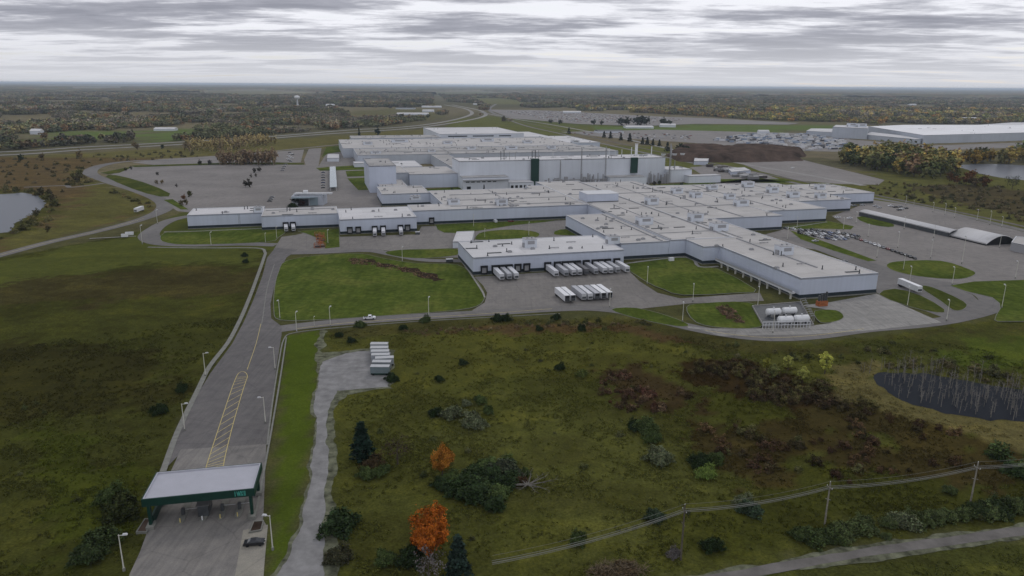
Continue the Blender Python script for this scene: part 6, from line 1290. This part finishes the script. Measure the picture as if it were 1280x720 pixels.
# ---------------------------------------------------------------- masses (geometry nodes over points)
def proto_set(name, meshes):
    col = bpy.data.collections.new(name)
    for i, me in enumerate(meshes):
        o = bpy.data.objects.new('%s_%02d' % (name, i), me); col.objects.link(o)
    return col
def gn_group(col, nkinds):
    ng = bpy.data.node_groups.new('scatter_'+col.name, 'GeometryNodeTree')
    ng.interface.new_socket('Geometry', in_out='INPUT', socket_type='NodeSocketGeometry'); ng.interface.new_socket('Geometry', in_out='OUTPUT', socket_type='NodeSocketGeometry')
    gi_ = ng.nodes.new('NodeGroupInput'); go = ng.nodes.new('NodeGroupOutput'); iop = ng.nodes.new('GeometryNodeInstanceOnPoints'); ci = ng.nodes.new('GeometryNodeCollectionInfo')
    ci.inputs['Collection'].default_value = col; ci.inputs['Separate Children'].default_value = True; ci.inputs['Reset Children'].default_value = True
    def na(nm, tp):
        n = ng.nodes.new('GeometryNodeInputNamedAttribute'); n.data_type = tp; n.inputs['Name'].default_value = nm; return n.outputs['Attribute']
    cx_ = ng.nodes.new('ShaderNodeCombineXYZ'); ng.links.new(na('rotz', 'FLOAT'), cx_.inputs[2])
    ng.links.new(gi_.outputs[0], iop.inputs['Points']); ng.links.new(ci.outputs[0], iop.inputs['Instance']); iop.inputs['Pick Instance'].default_value = True
    ng.links.new(na('which', 'INT'), iop.inputs['Instance Index']); ng.links.new(cx_.outputs[0], iop.inputs['Rotation']); ng.links.new(na('scl', 'FLOAT_VECTOR'), iop.inputs['Scale'])
    ng.links.new(iop.outputs[0], go.inputs[0]); return ng
def scatter(name, grp, nk, x, y, z, sx, sz, col, label, cat, which=None):
    n = len(x); me = bpy.data.meshes.new(name); me.vertices.add(n); me.vertices.foreach_set('co', np.stack([x, y, np.full(n, z) if np.isscalar(z) else z], 1).ravel().astype(np.float32)); me.update()
    R_ = np.random.RandomState(n)
    me.attributes.new('rotz', 'FLOAT', 'POINT').data.foreach_set('value', R_.uniform(0, 6.28, n).astype(np.float32))
    me.attributes.new('which', 'INT', 'POINT').data.foreach_set('value', (R_.randint(0, nk, n) if which is None else which).astype(np.int32))
    me.attributes.new('scl', 'FLOAT_VECTOR', 'POINT').data.foreach_set('vector', np.stack([sx, sx, sz], 1).ravel().astype(np.float32))
    me.attributes.new('tint', 'FLOAT_COLOR', 'POINT').data.foreach_set('color', np.concatenate([col, np.ones((n, 1))], 1).ravel().astype(np.float32))
    o = link(name, me); md = o.modifiers.new('scatter', 'NODES'); md.node_group = grp
    tag(o, label, cat, kind='stuff'); return o
fm = [crown('broad', 34, 6, 1.6, M_leafi, 80+i) for i in range(4)]+[crown('spruce', 50, 4, 1.3, M_leafi, 90)]
wm = [crown('wide', 55, 6, 2.2, M_leafi, 95+i) for i in range(3)]
bm_ = [crown('bush', 34, 14, .30, M_leafi, 101+i) for i in range(3)]
tm = [crown('tuft', 9, 5, .30, M_leafi, 111+i) for i in range(3)]
G_f = gn_group(proto_set('wood_tree', fm), 5); G_w = gn_group(proto_set('wood_clump', wm), 3); G_b = gn_group(proto_set('brush', bm_), 3); G_t = gn_group(proto_set('tuft', tm), 3)
WOODS = [GP(p) for p in [
 [(-900, 205), (-400, 200), (0, 189), (60, 184), (100, 181.5), (140, 179.5), (180, 177.5), (225, 176), (330, 169), (430, 161), (500, 157), (545, 151), (520, 151), (560, 143), (540, 133), (540, 111), (-900, 102)],
 [(612, 130), (700, 138), (800, 141), (870, 145), (960, 151), (1060, 153), (1100, 156.5), (1225, 155), (1500, 152.5), (2100, 152), (2100, 121), (1280, 115.5), (540, 111), (560, 127)],
 [(600, 132), (612, 134), (610, 150), (640, 153), (600, 146)],
 [(1600, 160), (1500, 190), (1500, 260), (2200, 330), (2200, 152)]]]
CLEAR = [GP(p) for p in [[(0, 172), (50, 172), (60, 182), (0, 185)], [(55, 166), (150, 163), (170, 174), (60, 180)], [(160, 172), (215, 162), (255, 160), (250, 170), (190, 178)], [(90, 110), (150, 109), (150, 112), (95, 113)], [(260, 114), (330, 112.5), (420, 118), (330, 120.5), (250, 118)], [(430, 139), (535, 133.5), (560, 146), (520, 150), (440, 149)], [(585, 122), (640, 124), (660, 130), (600, 131)], [(520, 115), (600, 114), (640, 118), (560, 120)], [(480, 156), (546, 150), (548, 156), (490, 162)]]]
WPAL = np.array([(.095, .098, .052), (.12, .115, .060), (.115, .098, .062), (.13, .10, .060), (.16, .10, .050), (.17, .15, .072), (.085, .092, .056), (.11, .105, .078), (.070, .080, .046), (.17, .145, .10), (.13, .115, .085)])
def wood_points(r0_, r1, step, seed):
    R_ = np.random.RandomState(seed); a0 = math.radians(47); n = int(a0*(r1*r1-r0_*r0_)/step**2)
    r = np.sqrt(R_.uniform(r0_**2, r1**2, n)); a = R_.uniform(-a0, a0, n); x = r*np.sin(a); y = r*np.cos(a)
    m = np.zeros(n, bool)
    wx = (fbm(x/120, y/120, 61, 3)-.5)*80
    for p in WOODS: m |= inpoly(x, y, p)
    for p in CLEAR: m &= ~inpoly(x+wx, y+wx, p)
    m &= fbm(x/260, y/260, 71, 4) > np.interp(r, [900, 2500, 6000], [.40, .455, .48])
    m &= ~on_paved(x, y, 8)
    for b in [o for o in C.objects if o.name.startswith('far_building') or o.name == 'water_tower']:
        bx, by = b.location.x, b.location.y; d_ = math.hypot(bx, by); ux, uy = bx/d_, by/d_
        al = (x-bx)*ux+(y-by)*uy; la = np.abs(-(x-bx)*uy+(y-by)*ux); m &= ~((la < 45) & (al > -60-d_*.03) & (al < 30))
    return x[m], y[m], r[m], R_
def wood_col(x, y, R_):
    k = np.clip(((fbm(x/90, y/90, 51, 3)-.5)*3.4+.5+R_.normal(0, .11, len(x)))*len(WPAL), 0, len(WPAL)-1).astype(int)
    c = WPAL[k]*R_.uniform(1.0, 1.8, (len(x), 1))*(.35+1.5*fbm(x/260, y/260, 57, 3))[:, None]; 
    # yellower belt in front of the distant lots on the right
    t = ((x > 300) & (y < 3600))[:, None]; c = np.where(t & (R_.rand(len(x), 1) < .5), c*np.array([1.7, 1.6, 1.0]), c); return c
x, y, r, R_ = wood_points(650, 3000, 11.5, 1)
wh2 = R_.randint(0, 5, len(x)); wh2 = np.where((wh2 == 4) & (R_.rand(len(x)) < .6), 0, wh2)
scatter('woodland', G_f, 5, x, y, -.3, R_.uniform(1.0, 1.9, len(x))*(.7+.7*fbm(x/80, y/80, 58, 2)), R_.uniform(.8, 1.5, len(x))*(.55+1.0*fbm(x/80, y/80, 58, 2)), wood_col(x, y, R_), 'autumn woodland spreading over the plain behind the highway', 'woodland', wh2)
print('woodland', len(x))
x, y, r, R_ = wood_points(3000, 9000, 27, 2)
scatter('distant_woodland', G_w, 3, x, y, -.3, R_.uniform(1.5, 2.4, len(x)), R_.uniform(1.4, 2.2, len(x)), wood_col(x, y, R_), 'hazy distant woodland between far fields below the horizon', 'woodland')
print('distant', len(x))
# rolling far woodland beyond nine kilometres, as one canopy sheet of real height
ra = 8200*np.exp(np.linspace(0, math.log(75000/8200), 170)); an = np.radians(np.linspace(-55, 55, 760)); RR, AA = np.meshgrid(ra, an, indexing='ij'); FX, FY = RR*np.sin(AA), RR*np.cos(AA)
fmask = np.clip((fbm(FX/900, FY/900, 91, 4)-.40)*14, 0, 1); FZ = fmask*(15+10*vnoise(FX/60, FY/60, 93)+14*fbm(FX/5000, FY/5000, 95, 2))-1.5
nr, na_ = RR.shape; idx = np.arange(nr*na_).reshape(nr, na_); qd = np.stack([idx[:-1, :-1], idx[:-1, 1:], idx[1:, 1:], idx[1:, :-1]], -1).reshape(-1, 4)[:, ::-1]
me = bpy.data.meshes.new('far_canopy'); me.from_pydata(np.stack([FX, FY, FZ], -1).reshape(-1, 3).tolist(), [], qd.tolist())
ck = np.clip((fbm(FX/500, FY/500, 97, 3)*1.6-.3)*len(WPAL), 0, len(WPAL)-1).astype(int); cc_ = WPAL[ck]*1.0*(.75+.5*vnoise(FX/90, FY/90, 99))[..., None]
cm_ = np.zeros(FX.shape, bool)
for p in CLEAR+[GP(q_) for q_ in [[(40, 107.5), (200, 107), (210, 108.5), (60, 109)], [(560, 117), (660, 116), (700, 118), (600, 119.5)], [(140, 121), (220, 120), (225, 122), (150, 123)], [(1090, 128), (1150, 127), (1160, 129), (1100, 130)]]]: cm_ |= inpoly(FX, FY, p)
FZ = np.where(cm_, -1.2, FZ); fmask = np.where(cm_, 0, fmask)
me.vertices.foreach_set('co', np.stack([FX, FY, FZ], -1).ravel().astype(np.float32)); me.update()
cc_ = np.where(fmask[..., None] > .3, cc_, np.array([.17, .15, .10])); cc_ = np.where(cm_[..., None], np.array([.26, .23, .17]), cc_)
me.attributes.new('zone', 'FLOAT_COLOR', 'POINT').data.foreach_set('color', np.concatenate([cc_.reshape(-1, 3), np.ones((nr*na_, 1))], 1).ravel().astype(np.float32))
def f_can(t, b): L(t, N(t, 'ShaderNodeAttribute', attribute_name='zone').outputs['Color'], b.inputs['Base Color'])
o = link('far_woodland', me, mat('far_canopy', f_can, rough=1, spec=0)); tag(o, 'dark blue-grey belt of far woodland along the horizon', 'woodland', kind='stuff')
# brush and meadow tufts
def pts_in(poly, n, seed, warp=0):
    R_ = np.random.RandomState(seed); p = np.array(poly); x = R_.uniform(p[:, 0].min(), p[:, 0].max(), n); y = R_.uniform(p[:, 1].min(), p[:, 1].max(), n)
    wx = (fbm(x/14, y/14, seed, 3)-.5)*warp; m = inpoly(x+wx, y+wx, poly) & ~on_paved(x, y, 1); return x[m], y[m], R_
def brush(name, polys, dens, hs, pal, label, warp=14, clump=.0, wid=1.2, nm='brush'):
    xs, ys = [], []; 
    for k, p in enumerate(polys):
        pw_ = GP(p); ar = (max(a for a, b in pw_)-min(a for a, b in pw_))*(max(b for a, b in pw_)-min(b for a, b in pw_))
        x, y, R_ = pts_in(pw_, int(ar*dens), 5+k, warp)
        if clump: mm_ = fbm(x/9, y/9, 15+k, 3) > clump; x, y = x[mm_], y[mm_]
        xs.append(x); ys.append(y)
    x = np.concatenate(xs); y = np.concatenate(ys); n = len(x); pal = np.array(pal); h = R_.uniform(hs[0], hs[1], n)/3
    return scatter(nm, G_b, 3, x, y, -.5, h*wid*R_.uniform(.8, 1.2, n), h, pal[R_.randint(0, len(pal), n)]*R_.uniform(1.0, 2.0, (n, 1)), label, 'brush')
brush('', [[(750, 464), (800, 460), (848, 482), (868, 502), (842, 522), (785, 520), (752, 498)]], .16, (1.0, 2.6), [(.055, .026, .018), (.065, .038, .024), (.040, .028, .016), (.08, .055, .032)], 'reddish brown brush patch in the middle of the meadow', clump=.44)
brush('', [[(860, 452), (930, 450), (1010, 474), (1085, 502), (1095, 520), (1000, 510), (930, 488), (865, 472)], [(900, 480), (1000, 480), (1080, 506), (1000, 505)]], .13, (1.2, 3.2), [(.038, .026, .015), (.048, .040, .018), (.028, .022, .012), (.06, .055, .02)], 'dark brown brush belt running down towards the pond', clump=.42)
brush('', [[(880, 530), (960, 535), (1080, 520), (1190, 535), (1262, 575), (1180, 595), (1020, 608), (920, 588), (860, 550)]], .06, (1.2, 3.2), [(.042, .026, .016), (.050, .032, .017), (.032, .026, .013), (.055, .055, .022), (.060, .038, .019)], 'rust brown brush on the slope below the pond', clump=.47)
brush('', [[(1240, 555), (1280, 560), (1330, 590), (1290, 600), (1240, 580)]], .05, (3, 5), [DKG, GRN], 'dark green thicket at the right edge', warp=4)
brush('', [[(1090, 455), (1140, 450), (1300, 465), (1400, 500), (1300, 490), (1200, 474), (1120, 462)]], .05, (1.2, 3.5), [(.055, .055, .025), (.04, .038, .018), (.07, .06, .03)], 'olive scrub on the bank behind the dark pond', warp=4)
brush('', [[(1040, 432), (1110, 428), (1250, 440), (1230, 452), (1100, 447)], [(900, 432), (1010, 440), (1100, 445), (1080, 455), (950, 450)], [(630, 402), (780, 400), (900, 428), (1000, 440), (960, 442), (800, 412), (640, 410)]], .022, (1.2, 3.0), [(.045, .05, .02), (.035, .04, .015), (.07, .065, .03)], 'scattered olive scrub along the ditch behind the meadow')
brush('', [[(433, 325), (450, 322), (465, 328), (495, 332), (525, 338), (548, 348), (549, 352), (535, 350), (505, 340), (470, 334), (440, 330)], [(436, 324), (460, 324), (460, 331), (440, 331)]], .30, (.8, 1.6), [(.11, .07, .045), (.08, .05, .03), (.14, .10, .06)], 'dry brown reeds along the curved drain on the big lawn', warp=1, nm='reeds')
brush('', [[(897, 384), (908, 382), (925, 396), (931, 404), (918, 404), (902, 394)]], .5, (1.0, 2.2), [(.10, .065, .045), (.13, .085, .055), (.07, .05, .03)], 'dry reddish reeds on the lawn left of the tanks', warp=1, nm='reeds')
brush('', [[(500, 412), (620, 405), (760, 402), (800, 408), (700, 408), (600, 413), (510, 419)]], .10, (.7, 1.5), [(.11, .075, .045), (.09, .065, .04), (.12, .10, .055)], 'brown reeds filling the ditch along the service road', warp=3, nm='reeds')
brush('', [[(0, 232), (30, 236), (60, 243), (75, 255), (60, 275), (30, 290), (0, 300), (-60, 305), (0, 294), (20, 285), (55, 262), (50, 246), (0, 240)], [(80, 222), (115, 222), (112, 232), (85, 234)], [(130, 236), (185, 250), (190, 262), (160, 250)]], .018, (2, 5), [(.09, .085, .035), (.06, .06, .025), (.11, .09, .04), (.05, .05, .02)], 'olive thicket around the milky pond at the left', warp=6, clump=.42)
brush('', [[(0, 200), (100, 194), (240, 188), (250, 197), (150, 205), (110, 215), (80, 240), (0, 228)]], .0022, (2, 4.5), [(.09, .075, .04), (.06, .055, .03), (.05, .05, .022)], 'scattered brown scrub on the field below the highway', warp=6)
brush('', [[(1140, 232), (1200, 228), (1400, 250), (1400, 300), (1250, 272), (1130, 245)], [(1080, 225), (1200, 235), (1280, 260), (1200, 262), (1090, 243)]], .006, (1.5, 4), [(.07, .06, .035), (.05, .052, .024), (.09, .075, .04)], 'low scrub on the open field behind the curved canopy', warp=10)
brush('', [[(60, 700), (-50, 560), (60, 450), (240, 440), (235, 490), (190, 600), (150, 700)], [(430, 420), (760, 410), (860, 440), (700, 640), (500, 720), (420, 640)], [(840, 640), (1280, 600), (1280, 650), (1000, 690), (840, 700)]], .0016, (.7, 2.0), [(.05, .055, .02), (.035, .042, .016), (.06, .062, .028)], 'small tussocks and seedlings dotted over the meadow', warp=3)
# tufts of rough grass coloured like the ground they stand on
R_ = np.random.RandomState(8); n = 170000; a = R_.uniform(math.radians(-42), math.radians(42), n); r = np.sqrt(R_.uniform(85**2, 340**2, n)); x = r*np.sin(a); y = r*np.cos(a)
c, rg = zone(x, y); mk = (rg > .85) & ~on_paved(x, y, 0) & (R_.rand(n) < np.clip((fbm(x/9, y/9, 19, 3)-.38)*2.6, 0.05, 1)*.7); x, y, c = x[mk], y[mk], c[mk]; n = len(x)
s_ = R_.uniform(.35, .8, n); scatter('rough_grass', G_t, 3, x, y, -.55, s_, s_*R_.uniform(.7, 1.4, n), c*R_.uniform(1.15, 1.9, (n, 1))*np.array([1.02, 1.0, .95]), 'rough uncut grass tussocks covering the near meadows', 'grass')
print('tufts', n)
# stored vehicles far away: more than could be told apart
q = random.Random(3)
def stored(poly, n, label, cols, big=False, seed=1):
    pw_ = GP(poly); x, y, R2 = pts_in2(pw_, n, seed)
    m = MB(); vs = []
    for xx, yy in zip(x, y):
        rz = A15+ (0 if R2.rand() < .5 else .1); l, w_, h = (R2.uniform(6, 14), 2.5, R2.uniform(2.5, 4)) if big else (4.4, 1.8, 1.45)
        m.box(xx-l/2, xx+l/2, yy-w_/2, yy+w_/2, .3, h, rz)
    me = m.mesh('stored'); k = len(me.polygons); sh = np.repeat(R2.randint(0, len(cols), k//6), 6); colr2 = np.concatenate([np.array(cols)[sh], np.ones((k, 1))], 1)
    me.attributes.new('zone', 'FLOAT_COLOR', 'FACE').data.foreach_set('color', colr2.ravel().astype(np.float32)); o = link('stored_vehicles', me, mat('stored_paint', f_can, rough=.4)); tag(o, label, 'vehicles', kind='stuff')
def pts_in2(pw_, n, seed):
    R2 = np.random.RandomState(seed); p = np.array(pw_); x = R2.uniform(p[:, 0].min(), p[:, 0].max(), n); y = R2.uniform(p[:, 1].min(), p[:, 1].max(), n)
    y = np.round(y/12)*12; mm_ = inpoly(x, y, pw_); return x[mm_], y[mm_], R2
vc = [(.6, .6, .62), (.4, .42, .45), (.05, .05, .06), (.14, .15, .18), (.3, .3, .32), (.2, .08, .07)]
stored([(630, 140), (690, 139), (800, 146), (860, 149), (830, 153), (760, 154), (690, 151)], 1300, 'countless stored vehicles on the far lots above the railway', vc, seed=3)
stored([(940, 168), (1010, 168), (1058, 176), (1055, 186), (1000, 190), (960, 184), (880, 176)], 560, 'rows of stored trucks and trailers left of the far factory', [(.6, .6, .62), (.42, .43, .45), (.22, .27, .36), (.55, .55, .56), (.08, .08, .09), (.6, .6, .6)], True, seed=4)
stored([(700, 166), (800, 165), (870, 170), (860, 176), (800, 174)], 160, 'stored vehicles beside the far trees', vc, seed=5)
stored([(885, 208), (925, 212), (960, 222), (940, 226), (900, 218)], 60, 'jumble of equipment stored east of the tall hall', [(.2, .2, .2), (.5, .5, .5), (.06, .05, .05)], True, seed=6)
stored([(985, 210), (1010, 209), (1000, 216), (990, 220)], 6, 'few pale vehicles on the grey lot', [(.6, .6, .6)], seed=7)
# ================================================================ HAZE
m = bpy.data.materials.new('haze_air'); m.use_nodes = True; t = m.node_tree; t.nodes.clear(); oo = t.nodes.new('ShaderNodeOutputMaterial'); pv = t.nodes.new('ShaderNodeVolumePrincipled')
pv.inputs['Density'].default_value = 4.2e-5; pv.inputs['Color'].default_value = (.72, .84, 1.0, 1); pv.inputs['Anisotropy'].default_value = 0.2; L(t, pv.outputs[0], oo.inputs['Volume'])
hz_ = MB().box(-74000, 74000, -5000, 82000, -4, 118).obj('haze', m); tag(hz_, kind='stuff')
SC.cycles.volume_step_rate = 5.0
